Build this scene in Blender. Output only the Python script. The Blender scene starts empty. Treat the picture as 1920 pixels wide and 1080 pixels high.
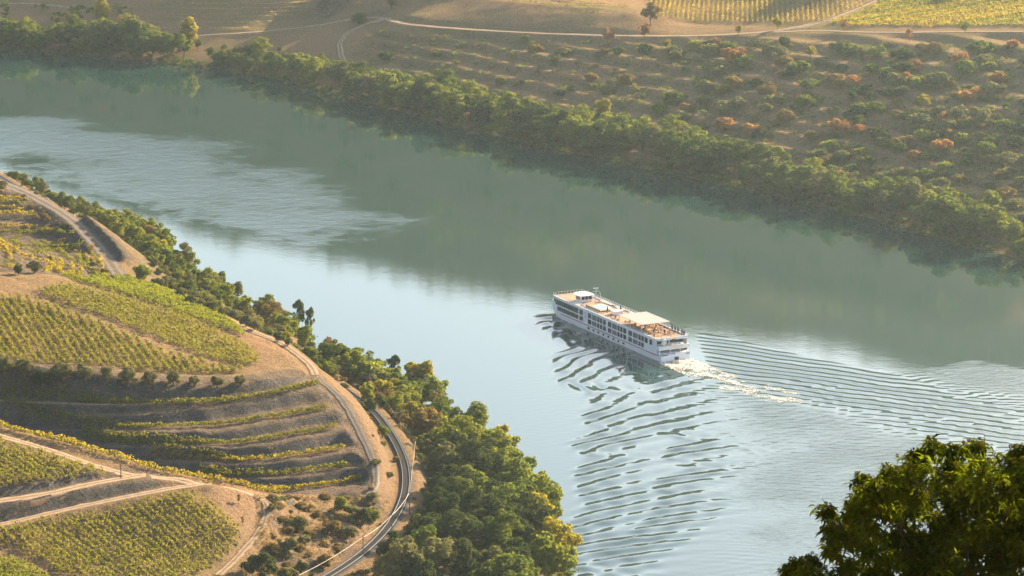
import bpy, math, random
import numpy as np
from mathutils import Vector, Matrix
rng = np.random.default_rng(11); random.seed(11)
S = bpy.context.scene; COL = S.collection
# ------------------------------------------------------------------ camera, world, sun, exposure
F, TH, CZ = 6400.0, math.radians(12.4), 250.0
cam = bpy.data.cameras.new('camera'); cam.lens = F/1920*36; cam.sensor_width = 36; cam.clip_start = 1; cam.clip_end = 9000
co = bpy.data.objects.new('camera', cam); co.location = (0, 0, CZ); co.rotation_euler = (math.pi/2-TH, 0, 0); COL.objects.link(co); S.camera = co
SUN_E, SUN_A = math.radians(19.5), math.radians(43)          # elevation; azimuth to the right of the view axis
w = bpy.data.worlds.new('World'); S.world = w; w.use_nodes = True
_sky = w.node_tree.nodes.new('ShaderNodeTexSky'); _sky.sky_type = 'NISHITA'; _sky.sun_disc = False
_sky.sun_elevation = SUN_E; _sky.sun_rotation = SUN_A; _sky.dust_density = 2.2; _sky.air_density = 1.0
_bg = w.node_tree.nodes['Background']; _bg.inputs[1].default_value = 0.08
w.node_tree.links.new(_sky.outputs[0], _bg.inputs[0])
sl = bpy.data.lights.new('sun', 'SUN'); sl.energy = 5.0; sl.angle = math.radians(0.5); sl.color = (1.0, 0.82, 0.58)
so = bpy.data.objects.new('sun', sl); COL.objects.link(so)
sd = Vector((math.sin(SUN_A)*math.cos(SUN_E), math.cos(SUN_A)*math.cos(SUN_E), math.sin(SUN_E)))
so.rotation_euler = sd.to_track_quat('Z', 'Y').to_euler(); so.location = (200, 300, 500)
S.view_settings.view_transform = 'Standard'; S.view_settings.look = 'None'; S.view_settings.gamma = 1
S.view_settings.exposure = 2.2
S.cycles.use_denoising = True; S.cycles.max_bounces = 6; S.cycles.diffuse_bounces = 2; S.cycles.glossy_bounces = 3
S.cycles.transmission_bounces = 3; S.cycles.volume_bounces = 0; S.cycles.transparent_max_bounces = 6
S.cycles.caustics_reflective = False; S.cycles.caustics_refractive = False; S.cycles.sample_clamp_indirect = 6

# ------------------------------------------------------------------ helpers
CT, ST = math.cos(TH), math.sin(TH)
def rays(u, v):
    u = np.asarray(u, float); v = np.asarray(v, float); y = (540-v)/F
    return np.stack([(u-960)/F, CT+y*ST, -ST+y*CT], -1)
def at_z(u, v, z=0.0):                                     # the point of height z seen at a spot of the photograph
    d = rays(u, v); t = (np.asarray(z, float)-CZ)/d[..., 2]
    p = d*t[..., None]; p[..., 2] += CZ; return p
def project(p):
    p = np.asarray(p, float); x, y, z = p[..., 0], p[..., 1], p[..., 2]-CZ
    dep = y*CT-z*ST; up = y*ST+z*CT
    return 960+F*x/dep, 540-F*up/dep
def tag(o, label=None, cat=None, group=None, kind=None):
    if label: o['label'] = label
    if cat: o['category'] = cat
    if group: o['group'] = group
    if kind: o['kind'] = kind
    return o
def link(name, data, mats=None, parent=None):
    o = bpy.data.objects.new(name, data); COL.objects.link(o)
    if parent is not None: o.parent = parent
    return o
def empty(name, loc=(0, 0, 0), rz=0.0, sc=1.0):
    o = bpy.data.objects.new(name, None); COL.objects.link(o); o.location = loc; o.rotation_euler = (0, 0, rz)
    o.scale = (sc, sc, sc) if np.isscalar(sc) else sc; o.empty_display_size = 0.2; return o
def mesh_np(name, V, Fa, mats=None, smooth=False, mi=None):
    V = np.ascontiguousarray(V, np.float32); Fa = np.ascontiguousarray(Fa, np.int32); k = Fa.shape[1]
    me = bpy.data.meshes.new(name); me.vertices.add(len(V)); me.vertices.foreach_set('co', V.ravel())
    me.loops.add(Fa.size); me.loops.foreach_set('vertex_index', Fa.ravel())
    me.polygons.add(len(Fa)); me.polygons.foreach_set('loop_start', np.arange(len(Fa), dtype=np.int32)*k)
    if mi is not None: me.polygons.foreach_set('material_index', np.asarray(mi, np.int32))
    me.update(calc_edges=True)
    me.polygons.foreach_set('use_smooth', np.full(len(Fa), smooth))
    for m in (mats if isinstance(mats, (list, tuple)) else [mats]): me.materials.append(m)
    return me
class MB:                                                   # collects simple shapes into one mesh
    def __init__(s): s.v = []; s.f = []
    def add(s, vs, fs):
        n = len(s.v); s.v += [tuple(p) for p in vs]; s.f += [tuple(i+n for i in f) for f in fs]; return s
    def box(s, x0, x1, y0, y1, z0, z1):
        return s.add([(x0,y0,z0),(x1,y0,z0),(x1,y1,z0),(x0,y1,z0),(x0,y0,z1),(x1,y0,z1),(x1,y1,z1),(x0,y1,z1)],
                     [(0,3,2,1),(4,5,6,7),(0,1,5,4),(1,2,6,5),(2,3,7,6),(3,0,4,7)])
    def prism(s, pts, z0, z1):
        n = len(pts); return s.add([(x,y,z0) for x,y in pts]+[(x,y,z1) for x,y in pts],
            [tuple(range(n))[::-1], tuple(range(n, 2*n))]+[(i,(i+1)%n,n+(i+1)%n,n+i) for i in range(n)])
    def tube(s, pts, r, k=6):
        pts = [Vector(p) for p in pts]; rs = r if isinstance(r, (list, tuple)) else [r]*len(pts); b = len(s.v)
        for i, p in enumerate(pts):
            d = (pts[min(i+1, len(pts)-1)]-pts[max(i-1, 0)]).normalized()
            a = d.cross(Vector((0,0,1)) if abs(d.z) < .9 else Vector((1,0,0))).normalized(); c = d.cross(a)
            for j in range(k):
                q = p+(a*math.cos(2*math.pi*j/k)+c*math.sin(2*math.pi*j/k))*rs[i]; s.v.append(tuple(q))
        for i in range(len(pts)-1):
            for j in range(k): s.f.append((b+i*k+j, b+i*k+(j+1)%k, b+(i+1)*k+(j+1)%k, b+(i+1)*k+j))
        s.f.append(tuple(b+j for j in range(k))[::-1]); s.f.append(tuple(b+(len(pts)-1)*k+j for j in range(k))); return s
    def lathe(s, prof, c=(0,0,0), k=10):
        b = len(s.v)
        for r, z in prof:
            for j in range(k): s.v.append((c[0]+r*math.cos(2*math.pi*j/k), c[1]+r*math.sin(2*math.pi*j/k), c[2]+z))
        for i in range(len(prof)-1):
            for j in range(k): s.f.append((b+i*k+j, b+i*k+(j+1)%k, b+(i+1)*k+(j+1)%k, b+(i+1)*k+j))
        s.f.append(tuple(b+j for j in range(k))[::-1]); s.f.append(tuple(b+(len(prof)-1)*k+j for j in range(k))); return s
    def mesh(s, name, mat, smooth=False):
        me = bpy.data.meshes.new(name); me.from_pydata(s.v, [], s.f); me.update()
        if smooth: me.polygons.foreach_set('use_smooth', [True]*len(me.polygons))
        me.materials.append(mat); return me
    def build(s, name, mat, parent=None, smooth=False): return link(name, s.mesh(name, mat, smooth), parent=parent)
def resample(P, step):
    P = np.asarray(P, float); d = np.r_[0, np.cumsum(np.linalg.norm(np.diff(P, axis=0), axis=1))]
    n = max(2, int(d[-1]/step)+1); t = np.linspace(0, d[-1], n)
    return np.stack([np.interp(t, d, P[:, i]) for i in range(P.shape[1])], 1)
def smooth_line(P, step, it=2):                             # corner cutting, then even spacing
    P = np.asarray(P, float)
    for _ in range(it):
        q = [P[0]]
        for a, b in zip(P[:-1], P[1:]): q += [a*.75+b*.25, a*.25+b*.75]
        P = np.array(q+[P[-1]])
    return resample(P, step)
def sstep(a, b, x): t = np.clip((x-a)/(b-a), 0, 1); return t*t*(3-2*t)
def dist_line(X, Y, P):
    D = np.full(X.shape, 1e9); Zs = np.zeros(X.shape)
    for a, b in zip(P[:-1], P[1:]):
        d = b[:2]-a[:2]; t = np.clip(((X-a[0])*d[0]+(Y-a[1])*d[1])/max(d@d, 1e-9), 0, 1)
        q = np.hypot(X-a[0]-t*d[0], Y-a[1]-t*d[1]); m = q < D; D[m] = q[m]
        if len(a) > 2: Zs[m] = (a[2]+t*(b[2]-a[2]))[m]
    return D, Zs
def in_poly(X, Y, P):
    r = np.zeros(np.shape(X), bool); n = len(P)
    for i in range(n):
        x0, y0 = P[i][:2]; x1, y1 = P[(i+1) % n][:2]
        c = ((y0 > Y) != (y1 > Y)) & (X < (x1-x0)*(Y-y0)/(y1-y0+1e-12)+x0); r ^= c
    return r
_perm = np.random.default_rng(3).random((256, 256))
def vnoise(x, y):
    xi = np.floor(x).astype(int); yi = np.floor(y).astype(int); fx = x-xi; fy = y-yi
    fx = fx*fx*(3-2*fx); fy = fy*fy*(3-2*fy); g = lambda a, b: _perm[a % 256, b % 256]
    return (g(xi, yi)*(1-fx)+g(xi+1, yi)*fx)*(1-fy)+(g(xi, yi+1)*(1-fx)+g(xi+1, yi+1)*fx)*fy
def fbm(x, y, s, o=4):
    r = 0; a = .5
    for k in range(o): r = r+a*(vnoise(x/s+17*k, y/s-9*k)-.5); s *= .5; a *= .5
    return r

# ------------------------------------------------------------------ materials
def mat(name):
    m = bpy.data.materials.new(name); m.use_nodes = True; nt = m.node_tree; nt.nodes.clear()
    out = nt.nodes.new('ShaderNodeOutputMaterial'); return m, nt, out
def N(nt, t, **kw):
    n = nt.nodes.new(t)
    for k, v in kw.items():
        if k.startswith('i_'):
            key = k[2:]; key = int(key) if key.isdigit() else key
            n.inputs[key].default_value = v
        else: setattr(n, k, v)
    return n
def ramp(nt, fac, stops):
    n = nt.nodes.new('ShaderNodeValToRGB'); e = n.color_ramp.elements
    while len(e) > 1: e.remove(e[-1])
    e[0].position = stops[0][0]; e[0].color = (*stops[0][1], 1)
    for p, c in stops[1:]: q = e.new(p); q.color = (*c, 1)
    nt.links.new(fac, n.inputs[0]); return n.outputs[0]
def mix(nt, fac, a, b, blend='MIX'):
    n = nt.nodes.new('ShaderNodeMix'); n.data_type = 'RGBA'; n.blend_type = blend
    for s, v in ((0, fac), (6, a), (7, b)):
        if hasattr(v, 'links'): nt.links.new(v, n.inputs[s])
        elif s == 0: n.inputs[s].default_value = v
        else: n.inputs[s].default_value = (*v, 1)
    return n.outputs[2]
def math_n(nt, op, a, b=None):
    n = nt.nodes.new('ShaderNodeMath'); n.operation = op
    for i, v in enumerate((a, b)):
        if v is None: continue
        if hasattr(v, 'links'): nt.links.new(v, n.inputs[i])
        else: n.inputs[i].default_value = v
    return n.outputs[0]
def noise_n(nt, scale, detail=3, vec=None, rough=.6):
    n = N(nt, 'ShaderNodeTexNoise'); n.inputs['Scale'].default_value = scale; n.inputs['Detail'].default_value = detail
    n.inputs['Roughness'].default_value = rough
    if vec is not None: nt.links.new(vec, n.inputs['Vector'])
    return n.outputs['Fac']
def pos(nt): return N(nt, 'ShaderNodeNewGeometry').outputs['Position']
def simple(name, col, rough=.6, metal=0.0, var=.15, scale=1.5, bump=0.0, spec=.4):
    m, nt, out = mat(name); b = N(nt, 'ShaderNodeBsdfPrincipled'); b.inputs['Roughness'].default_value = rough
    b.inputs['Metallic'].default_value = metal; b.inputs['Specular IOR Level'].default_value = spec
    tc = N(nt, 'ShaderNodeTexCoord').outputs['Object']; f = noise_n(nt, scale, 4, tc)
    c = ramp(nt, f, [(.3, tuple(x*(1-var) for x in col)), (.7, tuple(min(1, x*(1+var)) for x in col))])
    nt.links.new(c, b.inputs['Base Color'])
    if bump:
        bn = N(nt, 'ShaderNodeBump'); bn.inputs['Distance'].default_value = bump; nt.links.new(f, bn.inputs['Height']); nt.links.new(bn.outputs[0], b.inputs['Normal'])
    nt.links.new(b.outputs[0], out.inputs[0]); return m
def leaf(name, dark, light, trans=.45, rnd=.5):
    m, nt, out = mat(name); g = N(nt, 'ShaderNodeNewGeometry'); oi = N(nt, 'ShaderNodeObjectInfo')
    f = math_n(nt, 'ADD', math_n(nt, 'MULTIPLY', g.outputs['Random Per Island'], 1-rnd), math_n(nt, 'MULTIPLY', oi.outputs['Random'], rnd))
    c = ramp(nt, f, [(.1, dark), (.9, light)])
    d = N(nt, 'ShaderNodeBsdfDiffuse'); t = N(nt, 'ShaderNodeBsdfTranslucent'); nt.links.new(c, d.inputs[0])
    c2 = mix(nt, .5, c, (light[0]*1.3, light[1]*1.15, light[2]*.5)); nt.links.new(c2, t.inputs[0])
    ms = N(nt, 'ShaderNodeMixShader'); ms.inputs[0].default_value = trans
    nt.links.new(d.outputs[0], ms.inputs[1]); nt.links.new(t.outputs[0], ms.inputs[2]); nt.links.new(ms.outputs[0], out.inputs[0]); return m
LEAF = dict(
    green=leaf('leaf_green', (.05,.08,.018), (.14,.175,.032)),
    bright=leaf('leaf_bright', (.10,.14,.02), (.21,.23,.035), .5),
    yellow=leaf('leaf_yellow', (.17,.17,.02), (.33,.28,.035), .5),
    olive=leaf('leaf_olive', (.085,.095,.04), (.19,.185,.08), .4),
    dark=leaf('leaf_dark', (.028,.046,.018), (.070,.088,.028), .4),
    brown=leaf('leaf_brown', (.13,.10,.04), (.23,.165,.055), .4),
    rust=leaf('leaf_rust', (.22,.12,.05), (.38,.20,.07), .45),
    vine=leaf('vine_leaf', (.07,.095,.016), (.20,.19,.03), .5, .12),
    vine_lit=leaf('vine_leaf_sunlit', (.13,.125,.016), (.32,.25,.03), .58, .08),  # yellowish leaf; golden sunlight on the rows is put into its colour
    vine_b=leaf('vine_leaf_bright', (.075,.105,.014), (.175,.19,.026), .5, .12),
    dry=leaf('dry_leaf', (.23,.165,.075), (.42,.31,.14), .45),
    chest=leaf('chestnut_leaf', (.007,.014,.002), (.105,.14,.005), .64, .05))
M_BARK = simple('bark', (.11,.085,.065), .9, var=.35, scale=3)
M_BARKD = simple('dark_bark', (.04,.032,.025), .9)
M_HULL = simple('white_paint', (.80,.80,.80), .35, var=.04, scale=.4)
M_RED = simple('red_paint', (.22,.03,.04), .5)
M_GLASS = simple('dark_glass', (.014,.026,.03), .12, var=.3, spec=.25)
M_GLASSL = simple('pale_glass', (.10,.15,.16), .12, var=.3, spec=.3)
M_TEAK = simple('teak_deck', (.33,.185,.10), .7, var=.18, scale=.5)
M_CANVAS = simple('canvas', (.33,.275,.20), .85, var=.07, scale=.7)
M_POOL = simple('pool_water', (.16,.62,.66), .08, var=.05)
M_STEEL = simple('steel', (.55,.56,.57), .35, .7)
M_DARK = simple('black_paint', (.02,.02,.024), .5)
M_CUSH = simple('cream_cushion', (.72,.64,.48), .9)
M_WOOD = simple('brown_wood', (.22,.12,.07), .6)
M_RUSTR = simple('red_cushion', (.45,.13,.08), .8)
M_RAIL = simple('rail_steel', (.22,.21,.21), .5, .3)
M_SLEEP = simple('sleeper', (.035,.027,.022), .9, var=.3)
M_POLE = simple('pole_wood', (.10,.085,.07), .9)
M_WIRE = simple('bright_cable', (.28,.19,.10), .6, .0)
M_FOAM = simple('foam', (.78,.72,.58), .8, var=.12, scale=.8)
M_BLUE = simple('blue_lettering', (.12,.22,.42), .5)
def road_mat(name, rut, mid):
    m, nt, out = mat(name); g = N(nt, 'ShaderNodeNewGeometry'); p = g.outputs['Position']; a = N(nt, 'ShaderNodeAttribute', attribute_name='across').outputs['Fac']
    n1 = noise_n(nt, .45, 5, p, .7); n2 = noise_n(nt, 2.2, 3, p, .7)
    d = math_n(nt, 'ABSOLUTE', math_n(nt, 'SUBTRACT', math_n(nt, 'ABSOLUTE', a), .25)); t = math_n(nt, 'ADD', math_n(nt, 'MULTIPLY', d, 3.6), math_n(nt, 'MULTIPLY', math_n(nt, 'SUBTRACT', n1, .5), 1.5))
    c = ramp(nt, t, [(.15, rut), (.65, mid)]); c = mix(nt, 1.0, c, ramp(nt, n2, [(.25, (.6,.6,.6)), (.5, (1,1,1)), (.8, (1.25,1.22,1.15))]), 'MULTIPLY')
    b = N(nt, 'ShaderNodeBsdfDiffuse'); nt.links.new(c, b.inputs[0]); nt.links.new(b.outputs[0], out.inputs[0]); return m
M_ROADP = road_mat('track_dirt', (.33,.245,.165), (.20,.135,.078)); M_ROADSHADE = road_mat('track_gravel_shade', (.19,.162,.138), (.13,.098,.066))  # the gravel grey is darkened to stand in for shade on its tracks
M_BALL = simple('ballast', (.020,.018,.018), .95, var=.4, scale=1.2, bump=.05)

def ground_mat(name, flat1, flat2, flat3, bank1, bank2, hi=.90, lo=.74, floor=0.0):
    m, nt, out = mat(name); g = N(nt, 'ShaderNodeNewGeometry'); p = g.outputs['Position']
    n1 = noise_n(nt, .018, 5, p); n2 = noise_n(nt, .22, 6, p, .7); n3 = noise_n(nt, 1.6, 4, p, .75)
    c = ramp(nt, n1, [(.36, flat1), (.5, flat2), (.64, flat3)])
    c = mix(nt, math_n(nt, 'MULTIPLY', n2, .8), c, flat1)
    bk = ramp(nt, n2, [(.3, bank1), (.7, bank2)])
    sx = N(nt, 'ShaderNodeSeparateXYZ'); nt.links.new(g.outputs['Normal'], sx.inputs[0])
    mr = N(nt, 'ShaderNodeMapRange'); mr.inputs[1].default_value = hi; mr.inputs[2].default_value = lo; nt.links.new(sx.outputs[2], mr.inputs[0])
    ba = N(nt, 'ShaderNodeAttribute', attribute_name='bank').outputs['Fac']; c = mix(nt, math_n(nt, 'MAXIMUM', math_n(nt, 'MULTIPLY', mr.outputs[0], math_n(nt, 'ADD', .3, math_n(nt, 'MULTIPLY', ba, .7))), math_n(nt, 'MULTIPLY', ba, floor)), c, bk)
    v = ramp(nt, n3, [(.28, (.40,.40,.42)), (.5, (1,1,1)), (.75, (1.5,1.42,1.3))])
    c = mix(nt, 1.0, c, v, 'MULTIPLY')
    b = N(nt, 'ShaderNodeBsdfDiffuse'); nt.links.new(c, b.inputs[0])
    bn = N(nt, 'ShaderNodeBump'); bn.inputs['Distance'].default_value = .9; bn.inputs['Strength'].default_value = .9
    nt.links.new(math_n(nt, 'ADD', n3, math_n(nt, 'MULTIPLY', n2, 2.0)), bn.inputs['Height']); nt.links.new(bn.outputs[0], b.inputs['Normal'])
    nt.links.new(b.outputs[0], out.inputs[0]); return m
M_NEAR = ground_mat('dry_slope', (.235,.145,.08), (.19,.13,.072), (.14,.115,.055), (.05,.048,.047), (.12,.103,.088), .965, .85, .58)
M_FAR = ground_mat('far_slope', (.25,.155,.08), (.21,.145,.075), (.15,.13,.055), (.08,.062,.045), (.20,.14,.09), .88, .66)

# ------------------------------------------------------------------ terrain: heights from surveyed points
class Field:
    def __init__(s, C, W=(), c=2.0):
        P = [np.r_[at_z(u, v, z)] for u, v, z in C]+[np.array(q, float) for q in W]; P = np.array(P)
        keep = []; cell = {}
        for i, p in enumerate(P):
            a, b = int(p[0]//2), int(p[1]//2)
            if any((p[0]-P[j, 0])**2+(p[1]-P[j, 1])**2 < 2.5 for da in (-1, 0, 1) for db in (-1, 0, 1) for j in cell.get((a+da, b+db), ())): continue
            keep.append(i); cell.setdefault((a, b), []).append(i)
        P = P[keep]; s.P = P[:, :2]; s.c = c; n = len(P)
        D = np.sqrt(((s.P[:, None]-s.P[None])**2).sum(-1)+c*c); A = np.zeros((n+3, n+3)); A[:n, :n] = D+np.eye(n)*-.3
        A[:n, n] = 1; A[:n, n+1:] = s.P/500; A[n:, :n] = A[:n, n:].T
        s.w = np.linalg.solve(A, np.r_[P[:, 2], 0, 0, 0])
    def __call__(s, X, Y):
        sh = np.shape(X); q = np.stack([np.ravel(X), np.ravel(Y)], 1); n = len(s.P); o = np.empty(len(q))
        P4 = (s.P-s.P.mean(0)).astype(np.float32); mu = s.P.mean(0); w4 = s.w[:n].astype(np.float32)
        for i in range(0, len(q), 4000):
            b = q[i:i+4000]; c = (b-mu).astype(np.float32); D = (c[:, :1]-P4[:, 0])**2; D += (c[:, 1:]-P4[:, 1])**2; D += s.c**2; np.sqrt(D, out=D)
            o[i:i+4000] = (D@w4.astype(np.float32))+s.w[n]+b@s.w[n+1:]/500
        return o.reshape(sh)
def dense(L, step=9):                                       # (u, v, z) polyline -> many control points
    L = np.array(L, float); out = []
    for a, b in zip(L[:-1], L[1:]):
        k = max(1, int(np.hypot(b[0]-a[0], 3.2*(b[1]-a[1]))/(step*3.6)))
        out += [tuple(a+(b-a)*i/k) for i in range(k)]
    return out+[tuple(L[-1])]
def world_line(L, step=3, it=2): return smooth_line([at_z(u, v, z) for u, v, z in L], step, it)
class Grid:
    def __init__(s, xs, ys): s.xs = xs; s.ys = ys; s.X, s.Y = np.meshgrid(xs, ys); s.Z = None
    def h(s, x, y):
        x = np.asarray(x, float); y = np.asarray(y, float)
        i = np.clip(np.searchsorted(s.xs, x)-1, 0, len(s.xs)-2); j = np.clip(np.searchsorted(s.ys, y)-1, 0, len(s.ys)-2)
        a = np.clip((x-s.xs[i])/(s.xs[i+1]-s.xs[i]), 0, 1); b = np.clip((y-s.ys[j])/(s.ys[j+1]-s.ys[j]), 0, 1); Z = s.Z
        return (Z[j, i]*(1-a)+Z[j, i+1]*a)*(1-b)+(Z[j+1, i]*(1-a)+Z[j+1, i+1]*a)*b
    def cast(s, u, v, t0=600, t1=2100):                     # where a line of sight meets the ground
        d = rays(u, v); sh = d.shape[:-1]; d = d.reshape(-1, 3); t = np.full(len(d), float(t0)); done = np.zeros(len(d), bool)
        for _ in range(int((t1-t0)/1.5)):
            p = d*t[:, None]; done |= (p[:, 2]+CZ) <= s.h(p[:, 0], p[:, 1])
            if done.all(): break
            t[~done] += 1.5
        lo, hi = t-1.5, t.copy()
        for _ in range(8):
            m = (lo+hi)/2; p = d*m[:, None]; b = (p[:, 2]+CZ) <= s.h(p[:, 0], p[:, 1]); hi = np.where(b, m, hi); lo = np.where(b, lo, m)
        p = d*hi[:, None]; p[:, 2] += CZ; return p.reshape(sh+(3,))
    def mesh(s, name, m):
        ny, nx = s.X.shape; V = np.stack([s.X, s.Y, s.Z], -1).reshape(-1, 3); k = np.arange(ny*nx).reshape(ny, nx)
        Fa = np.stack([k[:-1, :-1], k[:-1, 1:], k[1:, 1:], k[1:, :-1]], -1).reshape(-1, 4)
        return link(name, mesh_np(name, V, Fa, m, True))
def axis(*seg): return np.unique(np.concatenate([np.arange(a, b, st) for a, b, st in seg]+[[seg[-1][1]]]))

# near bank -----------------------------------------------------------------
SHORE = [(-160,285,0),(-60,318,0),(0,335,0),(110,380,0),(200,420,0),(300,462,0),(335,498,0),(430,565,0),(520,605,0),(590,655,0),(640,695,0),(700,722,0),
         (760,735,0),(835,785,0),(870,820,0),(945,880,0),(1000,930,0),(1035,990,0),(1052,1045,0),(1054,1090,0),(1052,1150,0)]
RAIL = [(-53,298,14),(110,397,14),(233,468,14),(347,537,14),(420,588,14),(520,645,14),(600,698,14),(655,735,14),(700,768,14),(735,815,14),(757,860,14),(763,900,14),
        (756,940,14),(731,985,14),(690,1028,14),(640,1065,14),(560,1110,14),(470,1165,14)]
EDGE = [(-80,682,43),(0,690,41.5),(100,698,39.5),(200,706,38),(300,714,36),(380,721,34),(450,722,33),(500,718,32.5),(560,706,31.5)]
ROWL = [[(-80,742,35),(0,752,34),(200,760,32),(300,757,31.5),(400,750,31),(480,740,30.7),(560,722,30.5),(590,706,30.5)],
        [(-80,766,31.5),(0,768,31),(100,770,30.7),(200,771,30.5),(300,770,30),(380,768,29.7),(480,757,29.3),(560,742,29.2),(605,728,29)],
        [(0,795,28.2),(100,800,28),(200,803,27.8),(300,805,27.6),(400,805,27.3),(480,795,27),(560,785,26.7),(620,775,26.6)],
        [(150,824,25.4),(200,830,25.2),(300,838,25),(400,838,24.8),(480,834,24.5),(560,824,24.3),(635,812,24)],
        [(280,861,22.4),(400,868,22),(480,868,21.9),(560,862,21.7),(650,848,21.5)],
        [(370,892,19.8),(400,895,19.7),(480,897,19.4),(560,893,19.2),(660,880,19)],
        [(470,925,17),(520,925,17),(560,922,17),(600,917,16.9),(680,905,16.7)]]
TRACKD = [(598,710,30),(640,745,28),(665,790,25.2),(690,840,22.2),(706,880,19.4),(705,912,17.4),(692,930,16.6)]
P2 = [(330,557,33),(417,593,32),(467,620,31.5),(529,643,31),(564,669,30.6),(584,688,30.4),(592,704,30.4)]
R1 = [(-60,318,30.5),(0,342,29),(60,367,28),(130,407,27),(165,442,26.5),(200,482,26),(228,525,26),(250,560,28)]
BERM = [(0,331,31.5),(45,347,30.7),(95,372,30),(150,402,29.5),(190,432,29),(225,475,28)]
CREST = [(-80,780,41.5),(0,800,39),(100,825,37),(200,850,34),(300,880,31),(400,900,28.5),(460,912,25),(530,930,20)]
UR = [(-80,796,41),(0,818,38.7),(100,845,36.4),(190,880,33),(262,893,31.5),(330,900,30),(380,906,29.5)]
R2 = [(-80,952,33.4),(0,940,33),(100,925,32.6),(180,905,32.2),(262,893,31.5)]
R3 = [(-80,1000,29.2),(0,985,29.2),(150,950,29.3),(300,920,29.5),(380,906,29.5),(410,903,28.5)]
SPUR = [(400,905,28.5),(470,925,25),(505,950,22.4),(490,995,21),(450,1040,19.8),(410,1080,19)]
C = []
for L in (SHORE, RAIL, EDGE, TRACKD, P2, R1, BERM, CREST, UR, R2, R3, SPUR, *ROWL): C += dense(L)
C += [(u, v, 42.6-.0213*u-.004*(v-620)) for u in range(-60, 470, 36) for v in range(548, 720, 22) if v < np.interp(u, [e[0] for e in EDGE], [e[1] for e in EDGE])-9 and v > 548+max(0, u-250)*.45]
C += [(100,520,42),(490,680,32.6),(200,545,39),(30,540,43.5),
      (-60,372,28.2),(-60,440,24.5),(0,372,27.4),(0,395,26),(0,425,24.2),(0,440,23.3),(70,400,26),(70,425,24.4),(70,445,23.2),(100,468,22.5),(150,460,24),(120,440,24.6),(-60,440,37),(0,452,36),(0,500,43),(40,470,35),(75,484,33.5),(110,498,31.5),(140,514,29.5),(60,500,38),(200,512,26.3),(165,500,28),(270,540,31),(290,520,22),
      (0,880,36),(80,900,34.5),(150,880,34.3),(0,948,31.8),(150,932,31.2),(250,912,30.8),(0,975,29.2),
      (0,1000,28.8),(360,925,28.5),(455,1000,22.6),(300,1080,21.5),(200,1000,26),(0,1080,25.5),(100,1040,25.6),(350,1000,24.5),(450,940,25),(330,960,27),
      (560,1000,17.5),(600,1040,15.3),(560,1070,15),(470,1070,18.2),(650,960,16),(690,950,15),(600,960,17.8),(620,1010,15.6),(520,1030,18.6),(560,950,18.5)]
Wp = [(-122,826,22),(-98,822,19.5),(-75,816,17.2),(-160,828,25),(-60,700,22),(-20,722,13),(12,735,5),(-100,690,26),(-150,690,31),(-230,690,40),(-100,600,36),(0,600,30),(60,640,12),
      (0,450,70),(150,450,60),(0,300,120),(0,150,178),(0,60,219),(0,0,248),(0,-120,275),(200,0,240),(200,150,170),(200,300,110),(150,600,8),(110,650,0),(60,690,0),(300,560,0),(500,520,0),
      (-200,450,75),(-200,300,130),(-200,0,250),(-300,600,70),(-240,830,48),(-300,900,62),(-260,1000,66),(-230,1040,40),(-250,1100,30),(-300,1200,45),(-330,1320,60),(-420,1000,110),(-480,1350,110),(-600,700,130),(-600,1200,170),
      (600,0,200),(600,300,90),(-600,0,260),(-600,300,200),(-260,1480,0),(-330,1500,20),(-500,1700,60)]
shore_w = smooth_line([at_z(*p) for p in SHORE]+[np.array((30,735,0)),np.array((60,690,0)),np.array((110,650,0)),np.array((300,560,0)),np.array((500,520,0))], 6, 1)
tang = np.gradient(shore_w[:, :2], axis=0); tang /= np.linalg.norm(tang, axis=1)[:, None]
for i in range(0, len(shore_w), 3):                         # the bed falls away under the water
    for o, z in ((9, -3.2), (32, -8)):
        Wp.append((shore_w[i, 0]-tang[i, 1]*o, shore_w[i, 1]+tang[i, 0]*o, z))
near = Field(C, Wp)
G = Grid(axis((-600,-240,12),(-240,60,.9),(60,600,15)), axis((-150,600,15),(600,725,1.6),(725,1120,.9),(1120,1420,1.6),(1420,1800,15)))
X, Y = G.X, G.Y; Z = near(X, Y); off = sstep(20, 60, dist_line(X, Y, shore_w)[0])*(Y < 2000)
fine = (X > -240) & (X < 60) & (Y > 620) & (Y < 1420)
terr = np.array([at_z(*p) for p in ([(-80,742,35)]+ROWL[0]+TRACKD+[(600,935,16.5),(530,933,18)])]+[np.array((-75,812,17)),np.array((-98,818,19)),np.array((-122,822,22)),np.array((-160,824,25))])
m = in_poly(X, Y, terr) & fine; BK = m*1.0; edge = np.minimum(dist_line(X, Y, np.r_[terr, terr[:1]])[0], 1e3)
LV = np.array([40, 34, 30.4, 27.5, 24.8, 22, 19.4, 16.9, 12]); Zt = Z.copy()
for a, b in zip(LV[:-1], LV[1:]):
    q = (Z <= a) & (Z > b); t = (a-Z)/(a-b); Zt = np.where(q, a-(a-b)*sstep(.30, .74, t), Zt)
Z = np.where(m, Z+(Zt-Z)*sstep(0, 3, edge), Z)
ult = np.array([at_z(*p) for p in [(-120,330,26),(0,346,25),(60,371,24),(128,412,24),(160,446,24),(192,482,25),(215,520,27),(180,530,33),(100,512,41),(40,512,43),(-120,520,46)]])
m = in_poly(X, Y, ult) & fine; BK = np.maximum(BK, m*1.0); edge = dist_line(X, Y, np.r_[ult, ult[:1]])[0]
st = 1.45; k = np.floor(Z/st); t = Z/st-k; Zt = (k+sstep(.35, .85, t))*st
Z = np.where(m, Z+(Zt-Z)*sstep(0, 4, edge), Z)
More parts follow.
